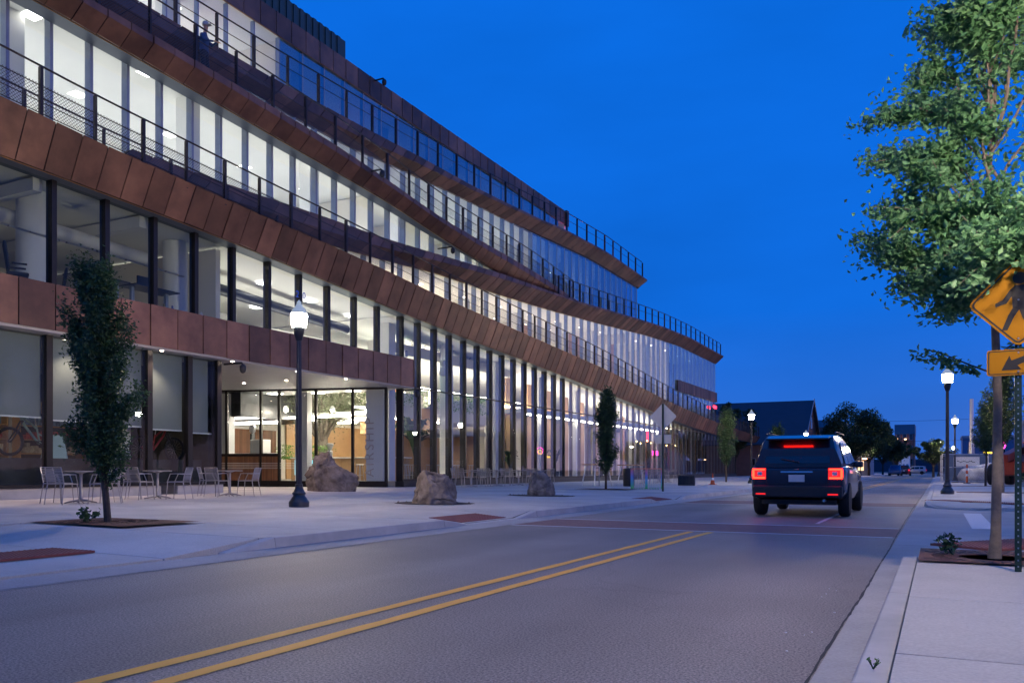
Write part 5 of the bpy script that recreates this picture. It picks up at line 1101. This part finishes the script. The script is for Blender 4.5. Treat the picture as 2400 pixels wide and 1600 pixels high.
MB().box(-1.5,4.2,-2.4,-.01,2.6,2.75).build('porch_roof', M['slate'], lo); MB().box(3.2,3.8,-2.3,-2.2,2.45,2.55).build('porch_light', emit_mat('porch', (1,.5,.25), 12), lo)
block('grey_building', 7.2,24,82,95,5.3,mat('blue_render',(.12,.18,.28),.7,var=.1,scale=1),'blue-grey building with dark windows behind the sign post',2,8,None,None,ww=1.4,wh=1.1,z0=1.4,dz=2.2)
block('far_store', 3.4,12,150,160,6.0,mat('far_blue',(.10,.16,.26),.7),'far blue store building behind the neon sign',1,4,None,None,z0=3.0)
block('white_store', -9.0,-6.6,230,240,4.5,M['white2'],'small white building at the very end of the street',1,3,None,None,ww=.5)
block('distant_row', -60,80,420,430,5.5,mat('haze_trees',(.04,.06,.09),.9),'low dark building line closing the horizon',0,0)
for i, (x, y) in enumerate(((-13,140),(13,135))):
    o = empty('utility_pole', (x,y,0)); tag(o, ('wooden utility pole behind the dark trees','wooden utility pole behind the blue-grey building')[i], 'utility pole'); MB().tube([(0,0,0),(0,0,9.2)], [.16,.11], 8).build('pole', M['bark'], o, True); MB().box(-1,1,-.06,.06,8.4,8.55).build('crossarm', M['bark'], o)
for z, dy, lb in ((8.6,0,'upper overhead wire across the street'),(5.6,.4,'lower overhead wire across the street')):
    w = MB().tube([(-13+26*t_,140-5*t_+dy,z-.35*math.sin(math.pi*t_)) for t_ in np.linspace(0,1,13)], .018, 4).build('overhead_wire', M['black']); tag(w, lb, 'wire')
# ------------------------------------------------------------------ things seen through the glass
def ip(mb, name, m, smooth=False, bevel=0): return bp(mb, name, m, None, smooth, bevel)
# white column with the lettering, inside the entrance wall
hw(MB().box(7.40,8.15,.12,.6,.2,4.1), 'column', M['white2']); hw(MB().box(4.0,4.55,.5,1.0,.2,4.1), 'column', M['white2']); hw(MB().box(.42,.85,.5,1.0,.2,4.1), 'column', M['white2'])
# coffee bar
bar = empty('coffee_bar', (-24.6,31.0,.5), ang); tag(bar, 'oak-fronted coffee bar with a white top inside the entrance', 'bar')
MB().box(-2.6,3.0,-.3,.3,0,1.02).build('front', M['wood'], bar); MB().box(-2.7,3.1,-.38,.38,1.021,1.07).build('worktop', M['white2'], bar, bevel=.01)
for k in range(9): MB().box(-2.6+k*.62,-2.6+k*.62+.6,-.325,-.301,.05,1.0).build('plank', M['wood'], bar)
gb = MB(); gb.box(-2.4,-1.1,-.36,-.326,.25,.95); gb.build('fridge_front', mat('fridge_glow', (.2,.5,.6), .2, emit=(.35,.75,.9), es=1.2), bar)
def stool(x, y, label):
    o = empty('bar_stool', (x,y,.5)); tag(o, label, 'stool', 'bar stools'); MB().lathe([(.17,.70),(.18,.715),(.18,.735),(.16,.745)], 16).build('seat', M['steel'], o, True)
    for k in range(4):
        a = R(45+90*k); MB().tube([(math.cos(a)*.12,math.sin(a)*.12,.70),(math.cos(a)*.2,math.sin(a)*.2,0)], .014, 6).build('leg', M['steel'], o)
    MB().torus((0,0,.25),(0,0,1),.175,.01,16,5).build('foot_ring', M['steel'], o)
for i, (x, y) in enumerate(((-22.4,30.75),(-23.3,30.35))): stool(x, y, ('bar stool at the end of the coffee bar','bar stool beside the white lettered column')[i])
for i in range(7): stool(-21.4-.25*(i % 2), 31.2+i*1.0, f'bar stool behind the glass, {("first","second","third","fourth","fifth","sixth","seventh")[i]} past the entrance corner')
o = empty('coffee_machine', (-27.6,28.6,1.75)); tag(o, 'white boxy coffee machine behind the serving hatch', 'coffee machine'); MB().box(-.4,.4,-.25,.25,0,.62).build('body', M['white2'], o, bevel=.03); MB().box(-.55,-.42,-.1,.1,0,.9).build('grinder', M['black'], o, bevel=.02); MB().lathe([(.05,.9),(.14,1.0),(.16,1.2),(.10,1.28)], 12, (-.48,0,0)).build('hopper', M['steel'], o, True)
o = empty('coffee_grinder', (-25.3,30.7,1.575)); tag(o, 'coffee grinder with a clear funnel on the bar top', 'grinder'); MB().box(-.1,.1,-.1,.1,0,.3).build('body', M['steel'], o, bevel=.02); MB().lathe([(.06,.3),(.17,.55),(.17,.62),(.12,.66)], 14).build('funnel', M['steel'], o, True)
ip(MB().box(-30.2,-26.6,28.0,28.9,1.6,1.74), 'hatch_counter', M['white2']); ip(MB().box(-30.2,-26.6,28.1,28.85,.5,1.59), 'hatch_cupboard', M['wood'])
for k in range(44): ip(MB().box(XB+.01,XB+.06,29.4+k*.075,29.4+k*.075+.05,.5,3.0), 'slat', M['wood_dark'])
ip(MB().box(XB+.011,XB+.05,27.2,29.3,.5,3.0), 'oak_wall', M['wood']); ip(MB().box(XB+.01,-27.4,27.2,33.2,3.35,4.43), 'bulkhead', M['dark_metal'])
ip(MB().box(-29.8,-26.9,28.9,29.0,3.12,3.22), 'linear_light', emit_mat('hatch_light', (1,.9,.8), 45))
ip(MB().box(-27.3,-22.6,35.6,35.75,2.9,4.1), 'oak_balustrade', M['wood']); ip(MB().box(-27.35,-22.55,35.55,35.8,4.101,4.16), 'coping', M['steel'])
ip(MB().box(-27.2,-22.6,35.76,41,2.85,3.05), 'mezzanine', M['white'])
for k in range(3): ip(MB().tube([(-26.6+k*1.5,35.5,4.3),(-26.6+k*1.5,35.5,5.0),(-25.9+k*1.5,35.5,5.0),(-25.9+k*1.5,35.5,4.3)], .035, 6), 'tube_light', emit_mat('tube', (1,.85,.65), 10))
for a_, b_ in ((-27.2,-25.6),(-24.6,-22.8)): ip(MB().box(a_,b_,40.2,40.3,.5,2.84), 'back_room_wall', M['wood'])
# mezzanine edge with planting along the tall glazing
ip(MB().box(-23.6,-23.3,31.2,35.4,3.55,4.75), 'planter_edge', M['white']); ip(MB().box(-23.6,-23.3,36.0,43.0,3.55,4.75), 'planter_edge', M['white']); ip(MB().box(-30,-23.61,31.5,43,3.55,3.75), 'mezzanine', M['ceil'])
ip(MB().box(-23.2,-22.4,30.8,43.5,6.4,6.9), 'bulkhead', M['white'])
def hanging(loc, n, L_, seed, label, sx=.5, lm='leaf_bright', up=.35):
    rng = np.random.default_rng(seed); o = empty('trailing_plant', loc); tag(o, label, 'plant', 'plants behind the glass'); P = rng.normal(size=(n,3))*np.array([.14,sx,.0]); P[:,2] = np.where(rng.random(n) < .6, -rng.random(n)*L_, rng.random(n)*up)
    st = MB()
    for k in range(14): x_, y_ = rng.normal(0,.1), rng.normal(0,sx*.8); st.tube([(x_*.5,y_*.8,0),(x_,y_,up*.7 if k % 2 else -L_*.7)], .006, 4)
    st.build('stem', M['leaf_dark'], o, fix=False); link('foliage', leaf_mesh('foliage', P, .10, rng, 2.2), M[lm], o)
for i, y in enumerate((31.6,33.0,34.6,36.4,38.0,39.6,41.2)): hanging((-23.2,y,4.8), 420, .7, 60+i, f'trailing green plant on the mezzanine edge, {("first","second","third","fourth","fifth","sixth","seventh")[i]} past the entrance', .42)
for i, y in enumerate((34.0,36.4,38.6)): hanging((-22.7,y,6.95), 260, .25, 75+i, f'dark leafy plant on the upper ledge, {("first","second","third")[i]} past the entrance', .4, 'leaf_mid', .5)
for i, (x, y) in enumerate(((-27.2,29.9),(-26.2,30.2),(-25.6,30.6))): hanging((x,y,1.6), 420, .1, 80+i, f'bright fern in the planter by the serving hatch, {("near the hatch","in the middle","near the grinder")[i]}', .3, 'leaf_bright', .55)
broad('indoor_tree', (-27.3,32.6,.5), 6.3, 7.0, 90, 'gnarled olive tree growing inside the entrance hall', 22000, .10, 'leaf_grey', 2.3, None, .30, 'tree', 'bark_pale', 46)
def palm(loc, H, seed, label, n=16):
    rng = np.random.default_rng(seed); o = empty('potted_palm', loc); tag(o, label, 'plant', 'plants behind the glass'); MB().lathe([(.2,0),(.26,.35),(.24,.4)], 14).build('pot', M['dark_metal'], o, True); MB().tube([(0,0,.35),(.03,0,H*.5)], .03, 6).build('stem', M['bark'], o); f = MB()
    for k in range(n):
        a = k*2.4; r_ = H*.36*(.7+.5*rng.random()); z0_ = H*(.35+.2*rng.random()); z1_ = H*(.6+.4*rng.random()); pts = [Vector((math.cos(a)*r_*t_, math.sin(a)*r_*t_, z0_+(z1_-z0_)*math.sin(t_*2.2)/.95)) for t_ in np.linspace(0,1,7)]
        w = Vector((-math.sin(a),math.cos(a),0))
        for i in range(6):
            ww = H*.05*math.sin(math.pi*(i+.6)/7); f.add([pts[i]-w*ww, pts[i]+w*ww, pts[i+1]+w*ww*.9, pts[i+1]-w*ww*.9], [(0,1,2,3)])
    f.build('fronds', M['leaf_mid'], o, fix=False)
palm((-22.4,33.4,.5),3.0,1,'tall dark palm behind the glass past the bar stools',24); palm((-21.2,41.0,.5),1.7,2,'slim potted palm by the white column behind the glass'); palm((-21.1,47.0,.5),1.9,3,'potted palm near the wooden panels behind the glass')
# white loudspeaker boxes on hangers, wood and pale wall panels behind the tall glazing
for i, (y, z) in enumerate(((31.0,5.75),(34.2,5.7),(37.4,5.6),(40.4,5.5))):
    o = empty('hanging_speaker', (-21.3,y,z)); tag(o, f'white box spotlight hung behind the glazing, {("first","second","third","fourth")[i]} past the canopy end', 'speaker', 'hung box speakers')
    MB().tube([(0,0,.2),(0,0,1.4)], .012, 5).build('hanger', M['steel'], o); MB().obox((0,0,.42), (.2,.22,.3), 0, R(14)).build('upper_box', M['steel'], o, bevel=.015); MB().obox((0,0,0), (.24,.26,.34), R(10), R(-18)).build('lower_box', M['white2'], o, bevel=.015)
for i, y in enumerate(np.arange(43.6, 92, 2.9)):
    ip(MB().box(-22.9,-22.75,y,y+.55,.5,Pb(y)-.2), 'wood_pier', M['wood']); ip(MB().box(-24.6,-24.45,y+.7,y+2.4,.5,4.2), 'pale_wall', M['white'])
ip(MB().box(-24.4,-21.0,43.0,93,4.3,4.55), 'mezzanine', M['ceil'])
for y0 in np.arange(44, 70, 2.4): ip(MB().box(-21.6,-21.48,y0,y0+2.1,4.22,4.29), 'linear_light', L_warm2)
# string lights at the far café
sl = emit_mat('string_bulb', (1,.7,.25), 25)
for i in range(14): ip(MB().lathe([(.02,0),(.05,.04),(.02,.09)], 6, (-21.2,62+i*.9,3.3-.25*math.sin(i*.8)**2)), 'string_bulb', sl)
ip(MB().box(-21.4,-21.3,66,66.6,3.3,4.2), 'neon_panel', M['red_sign']); ip(MB().box(-21.4,-21.3,67.5,69,2.2,2.6), 'neon_panel', emit_mat('pink_panel', (1,.05,.4), 5))

# ------------------------------------------------------------------ first floor office over the canopy
def desk(x, y, z, label):
    o = empty('standing_desk', (x,y,z)); tag(o, label, 'desk', 'standing desks'); MB().box(-.4,.4,-.8,.8,1.18,1.215).build('top', M['dark_metal'], o)
    for sy in (-1,1): MB().box(-.05,.05,sy*.62-.05,sy*.62+.05,.03,1.18).build('leg', M['fin'], o); MB().box(-.33,.33,sy*.62-.04,sy*.62+.04,0,.03).build('foot', M['fin'], o)
    MB().box(.0,.4,-.5,-.05,.03,.62).build('drawers', M['fin'], o, bevel=.01); MB().box(-.2,-.15,-.3,.3,1.3,1.6).build('monitor', M['black'], o)
desk(-21.6,15.9,5.3,'standing desk with drawers behind the second office pane'); desk(-21.5,17.6,5.3,'standing desk next to the round white column')
def office_chair(x, y, z, rz, label):
    o = empty('office_chair', (x,y,z), rz); tag(o, label, 'chair', 'office chairs'); MB().obox((0,0,.5), (.5,.5,.09)).build('seat', M['black'], o, bevel=.03); MB().obox((0,-.25,.95), (.5,.08,.72), 0, R(8)).build('backrest', M['black'], o, bevel=.04); MB().tube([(0,0,.08),(0,0,.46)], .03, 8).build('column', M['steel'], o)
    for k in range(5): a = R(72*k); MB().tube([(0,0,.1),(math.cos(a)*.3,math.sin(a)*.3,.05)], .02, 5).build('foot', M['black'], o)
    for sx in (-1,1): MB().box(sx*.29-.03,sx*.29+.03,-.15,.2,.72,.76).build('armrest', M['black'], o)
office_chair(-21.0,12.35,5.65,R(60),'black office chair against the first office pane'); office_chair(-21.1,13.25,5.5,R(-30),'lower black office chair beside the mullion'); office_chair(-22.2,15.0,5.4,R(150),'black office chair drawn up to the standing desk')
for y in (7,10.2,13.4,16.6): ip(MB().box(-29,-20.7,y,y+.25,Pb(y)-.25,Pb(y)+.08), 'ceiling_beam', M['white2'])
ip(MB().tube([(-22.5,5,8.0),(-22.5,14,7.85),(-22.7,18.6,7.75)], .22, 14), 'duct', M['white2'], True); ip(MB().tube([(-21.6,5,7.6),(-21.6,19,7.2)], .03, 6), 'conduit', M['steel'], True)
ip(MB().tube([(-23,20.4,7.55),(-23,29,7.1)], .2, 14), 'duct', M['dark_metal'], True); ip(MB().box(-30,-23.5,24.8,29,5.32,6.6), 'low_wall', M['white']); ip(MB().box(-24.6,-24.4,20,24,6.3,7.0), 'beam', M['soffit'])
for i, (y, c) in enumerate(((18.4,(.5,.05,.06)),(18.7,(.75,.75,.78)),(17.6,(.1,.15,.4)),(17.3,(.4,.3,.15)))):
    o = MB().lathe([(.05,0),(.055,.14),(.03,.18),(.028,.24)], 10).build('bottle', mat('bottle_colour', c, .35)); o.location = (-20.5,y,5.68); tag(o, ('red bottle on the office sill','white bottle on the office sill','blue bottle on the office sill','brown jar on the office sill')[i], 'bottle')

# ------------------------------------------------------------------ bicycle shop window
M['shade'] = mat('roller_shade', (.24,.26,.26), .9, var=.05, scale=2)
for a_, b_, z_ in ((10.52,11.93,2.35),(12.08,13.48,2.35),(13.63,15.03,2.3),(15.18,16.5,2.25),(16.68,17.95,2.2),(18.12,19.1,2.15),(8.97,10.38,2.4)): ip(MB().box(-20.52,-20.50,a_,b_,z_,4.42), 'roller_shade', M['shade']); ip(MB().box(-20.53,-20.49,a_,b_,z_-.04,z_-.001), 'shade_bar', M['white2'])
ip(MB().box(-21.9,-20.7,2.95,18.9,.5,1.30), 'display_plinth', M['dark_metal'])
def bicycle(loc, rz, fc, label):
    o = empty('bicycle', loc, rz); tag(o, label, 'bicycle', 'bicycles in the shop window'); fm = mat('bike_frame', fc, .35, .2); Wb, r_ = 1.22, .345
    for x in (0, Wb):
        w = empty('wheel', (x,0,.375)); w.parent = o; MB().torus((0,0,0),(0,1,0),r_,.030,32,8).build('tyre', M['tyre'], w, True); MB().torus((0,0,0),(0,1,0),r_-.04,.012,28,5).build('rim', M['black'], w, True)
        sp = MB()
        for k in range(16): a = 2*math.pi*k/16; sp.tube([(0,.02*(-1)**k,0),(math.cos(a)*(r_-.04),0,math.sin(a)*(r_-.04))], .0018, 3, False)
        s_ = sp.build('spokes', M['steel'], w); s_['kind'] = 'stuff'; q = MB(); q.tube([(0,-.05,0),(0,.05,0)], .025, 8); q.build('hub', M['black'], w)
    bbx, bbz = .80, .33; f = MB()                                     # front wheel at x = 0
    f.tube([(.30,0,.99),(.40,0,.78),(bbx-.02,0,bbz)], [.034,.036,.034], 8); f.tube([(.29,0,1.02),(.55,0,.86),(.74,0,.70)], [.03,.026,.024], 8); f.tube([(bbx,0,bbz),(.74,0,.62),(.70,0,.80)], .022, 8)
    for s in (-1,1): f.tube([(bbx,s*.03,bbz+.02),(Wb,s*.065,.375)], .016, 6); f.tube([(.75,s*.02,.60),(Wb,s*.065,.375)], .013, 6)
    f.tube([(.275,0,1.05),(.315,0,.93)], .034, 8); f.build('frame', fm, o, True)
    g_ = MB()
    for s in (-1,1): g_.tube([(.31,s*.06,.90),(.15,s*.065,.60),(0,s*.065,.375)], [.018,.020,.014], 6)
    g_.tube([(.31,-.07,.9),(.31,.07,.9)], .02, 6); g_.build('fork', M['black'], o)
    MB().tube([(.22,-.36,1.12),(.26,-.12,1.10),(.26,.12,1.10),(.22,.36,1.12)], .015, 8).build('handlebar', M['black'], o); MB().tube([(.26,0,1.10),(.285,0,1.02)], .02, 6).build('stem', M['black'], o)
    MB().tube([(.70,0,.80),(.655,0,1.06)], .014, 8).build('seat_post', M['steel'], o); MB().add([(.54,-.02,1.075),(.54,.02,1.075),(.78,.07,1.085),(.80,-.07,1.085),(.54,-.015,1.05),(.54,.015,1.05),(.78,.05,1.055),(.80,-.05,1.055)], [(0,1,2,3),(7,6,5,4),(0,4,5,1),(1,5,6,2),(2,6,7,3),(3,7,4,0)]).build('saddle', M['black'], o, bevel=.012)
    MB().torus((bbx,-.05,bbz),(0,1,0),.085,.008,20,5).build('chainring', M['black'], o)
    for s in (-1,1): MB().tube([(bbx,s*.06,bbz),(bbx+s*.15,s*.075,bbz-.06*s)], .012, 6).build('crank', M['black'], o); MB().box(bbx+s*.15-.04,bbx+s*.15+.04,s*.08,s*.17,bbz-.06*s-.01,bbz-.06*s+.01).build('pedal', M['black'], o)
bicycle((-20.95,12.95,1.34), R(90), (.30,.42,.36), 'pale green mountain bicycle displayed in the shop window'); bicycle((-20.95,18.05,1.25), R(-90), (.25,.02,.03), 'dark red bicycle partly hidden by the slim tree'); 
o = empty('board_sign', (-20.95,14.15,.62+.68), R(90)); tag(o, 'pale green folding board sign with a dark blue panel in the shop window', 'sign')
for s in (-1,1): MB().add([(-.26,s*.17,0),(.26,s*.17,0),(.22,s*.03,.62),(-.22,s*.03,.62),(-.26,s*.17+s*.02,0),(.26,s*.17+s*.02,0),(.22,s*.05,.62),(-.22,s*.05,.62)], [(0,1,2,3),(7,6,5,4),(0,4,5,1),(1,5,6,2),(2,6,7,3),(3,7,4,0)]).build('board', mat('board_green', (.35,.48,.45), .5), o); MB().add([(-.19,s*.172,.05),(.19,s*.172,.05),(.165,s*.075,.5),(-.165,s*.075,.5)], [(0,1,2,3)]).build('panel', mat('board_blue', (.02,.06,.18), .5), o)
ip(MB().box(-21.9,-21.2,16.0,16.7,.5,3.4), 'display_column', M['white2'])
# stocked shelves at the back of the shop
for y0 in (6.0,8.6,11.2,13.8,16.4):
    sh = empty('shop_shelf', (-26.2,y0,.5)); tag(sh, f'stocked shop shelf {({6.0:"farthest from the entrance",8.6:"second from the picture edge",11.2:"behind the pale green bicycle",13.8:"behind the slim tree",16.4:"next to the white display column"})[y0]}', 'shelf', 'shop shelves')
    for s in (0,1): MB().box(-.2,.2,s*2.2,s*2.2+.04,0,2.6).build('upright', M['wood'], sh)
    for k in range(6):
        MB().box(-.2,.2,.041,2.199,.1+k*.45,.13+k*.45).build('shelf_board', M['wood'], sh); it = MB(); yy = .1
        while yy < 2.05: w_ = RNG.uniform(.06,.2); it.box(-.15,.12,yy,yy+w_*.85,.131+k*.45,.131+k*.45+RNG.uniform(.12,.34)); yy += w_
        q = it.build('goods', mat('goods', [(.5,.3,.12),(.12,.3,.2),(.55,.5,.4),(.4,.1,.08),(.2,.3,.45),(.6,.45,.2)][k], .6, var=.5, scale=6), sh); q['kind'] = 'stuff'
# vent grille by the shop plinth
v = empty('vent_grille', (-20.16,17.2,.27)); v.parent = BD; v.location -= BD_off; 
for k in range(7): MB().box(0,.03,-.28,.28,.03+k*.035,.045+k*.035).build('louvre', M['dark_metal'], v)

# ------------------------------------------------------------------ the person leaning on the upper ramp railing
def person(loc, rz):
    o = empty('person', loc, rz); tag(o, 'person in dark trousers, blue shirt and pale cap standing behind the upper ramp railing', 'person')
    J = [((0,0,.95),.14),((0,.0,1.12),.135),((0,.01,1.32),.15),((0,.02,1.46),.10),((0,.03,1.54),.055),((0,.05,1.62),.07),((0,.055,1.70),.085),((0,.05,1.76),.065),
         ((.17,.01,1.43),.06),((.23,.10,1.20),.045),((.15,.32,1.18),.034),((-.17,.01,1.43),.06),((-.24,.12,1.22),.045),((-.10,.33,1.24),.034),
         ((.09,0,.88),.10),((.10,.03,.48),.068),((.10,.0,.08),.048),((.10,.13,.04),.04),((-.09,0,.88),.10),((-.11,.06,.48),.068),((-.12,.02,.08),.048),((-.12,.15,.04),.04),
         ((.13,.38,1.18),.028),((-.08,.39,1.24),.028)]
    E_ = [(0,1),(1,2),(2,3),(3,4),(4,5),(5,6),(6,7),(2,8),(8,9),(9,10),(2,11),(11,12),(12,13),(0,14),(14,15),(15,16),(16,17),(0,18),(18,19),(19,20),(20,21),(10,22),(13,23)]
    me = bpy.data.meshes.new('body'); me.from_pydata([j[0] for j in J], E_, []); q = bpy.data.objects.new('body', me); COL.objects.link(q); q.parent = o
    sk = q.modifiers.new('skin', 'SKIN'); sk.use_smooth_shade = True
    for i, d in enumerate(me.skin_vertices[0].data): d.radius = (J[i][1], J[i][1]*.85); d.use_root = (i == 0)
    q.modifiers.new('sub', 'SUBSURF').levels = 2; q.modifiers['sub'].render_levels = 2
    m = mat('clothing', (.06,.11,.22), .8); t = m.node_tree; tc = t.nodes.new('ShaderNodeTexCoord'); s = t.nodes.new('ShaderNodeSeparateXYZ'); t.links.new(tc.outputs['Object'], s.inputs[0]); cr = t.nodes.new('ShaderNodeValToRGB'); cr.color_ramp.interpolation = 'CONSTANT'
    dv_ = t.nodes.new('ShaderNodeMath'); dv_.operation = 'DIVIDE'; dv_.inputs[1].default_value = 2; t.links.new(s.outputs[2], dv_.inputs[0]); t.links.new(dv_.outputs[0], cr.inputs[0]); e = cr.color_ramp.elements; e[0].color = (.02,.02,.022,1); e[0].position = 0; e[1].position = .05; e[1].color = (.02,.022,.03,1)
    for p_, c_ in ((.475,(.05,.09,.18,1)),(.755,(.45,.27,.19,1))): k = e.new(p_); k.color = c_
    t.links.new(cr.outputs[0], t.nodes['Principled BSDF'].inputs['Base Color']); me.materials.append(m)
    for s_, (hx_, hy_, hz_) in ((1,(.13,.40,1.18)),(-1,(-.08,.41,1.24))):
        for k in range(5):
            dx_ = (k-2)*.018 if k < 4 else -.045*s_; MB().tube([(hx_+dx_,hy_-.02,hz_),(hx_+dx_*1.2,hy_+.04,hz_+.005),(hx_+dx_*1.2,hy_+(.075 if k < 4 else .05),hz_-.02)], [.010,.009,.008], 5).build('finger', mat('skin', (.45,.27,.19), .6), o, True)
    MB().lathe([(.10,1.74),(.105,1.78),(.09,1.84),(.05,1.87)], 14, (0,.05,0)).build('cap', mat('cap_cloth', (.45,.45,.43), .8), o, True); MB().obox((0,.17,1.755), (.15,.14,.015)).build('cap_peak', mat('peak_cloth', (.4,.4,.38), .8), o, bevel=.006)
person((-20.05,18.4,Rt(18.4)-.12), R(-70))

# pendants added to brighten the coffee bar and hatch
for i, (x, y) in enumerate(((-28.4,28.3),(-26.8,29.4),(-24.9,30.4),(-23.4,31.0),(-26.0,33.4),(-24.0,33.8),(-28.6,35))):
    o = empty('fill_pendant', (x,y,3.75)); tag(o, f'small added pendant lamp brightening the hall {("over the serving hatch","between hatch and bar","over the coffee grinder","over the bar end","beside the olive tree trunk","before the oak balustrade","deep behind the olive tree")[i]}', 'pendant lamp', 'added pendants in the entrance hall')
    MB().tube([(0,0,.2),(0,0,2.6)], .006, 4).build('cord', M['black'], o); MB().lathe([(.02,.2),(.1,.14),(.14,.0),(.12,-.01)], 14).build('lamp_shade', M['white2'], o, True); MB().lathe([(.03,.05),(.06,-.01),(.07,-.05),(.03,-.09)], 12).build('bulb', emit_mat('fill_pendant_bulb', (1,.82,.6), 380), o, True)

for y0_, y1_, c_ in ((30.9,32.4,(.03,.25,.12)),(32.42,33.4,(.03,.14,.30)),(33.42,35.2,(.06,.33,.16)),(35.22,35.9,(.5,.12,.05))): ip(MB().box(-24.9,-24.8,y0_,y1_,4.9,6.3), 'painted_wall_panel', mat('wall_paint', c_, .7, var=.2, scale=1.5))

ip(MB().box(-26.0,-25.85,36.2,43.0,.5,2.84), 'oak_wall', M['wood']); ip(MB().box(XB+.02,XB+.1,33.4,43,.5,3.4), 'oak_wall', M['wood'])
st_ = MB(); st_.extrude([(-24.2,31.6,.5),(-24.2,31.95,.5),(-24.2,35.3,3.3),(-24.2,35.3,3.65),(-24.2,31.6,.85)], (-.12,0,0)); ip(st_, 'stair_string', M['wood'])
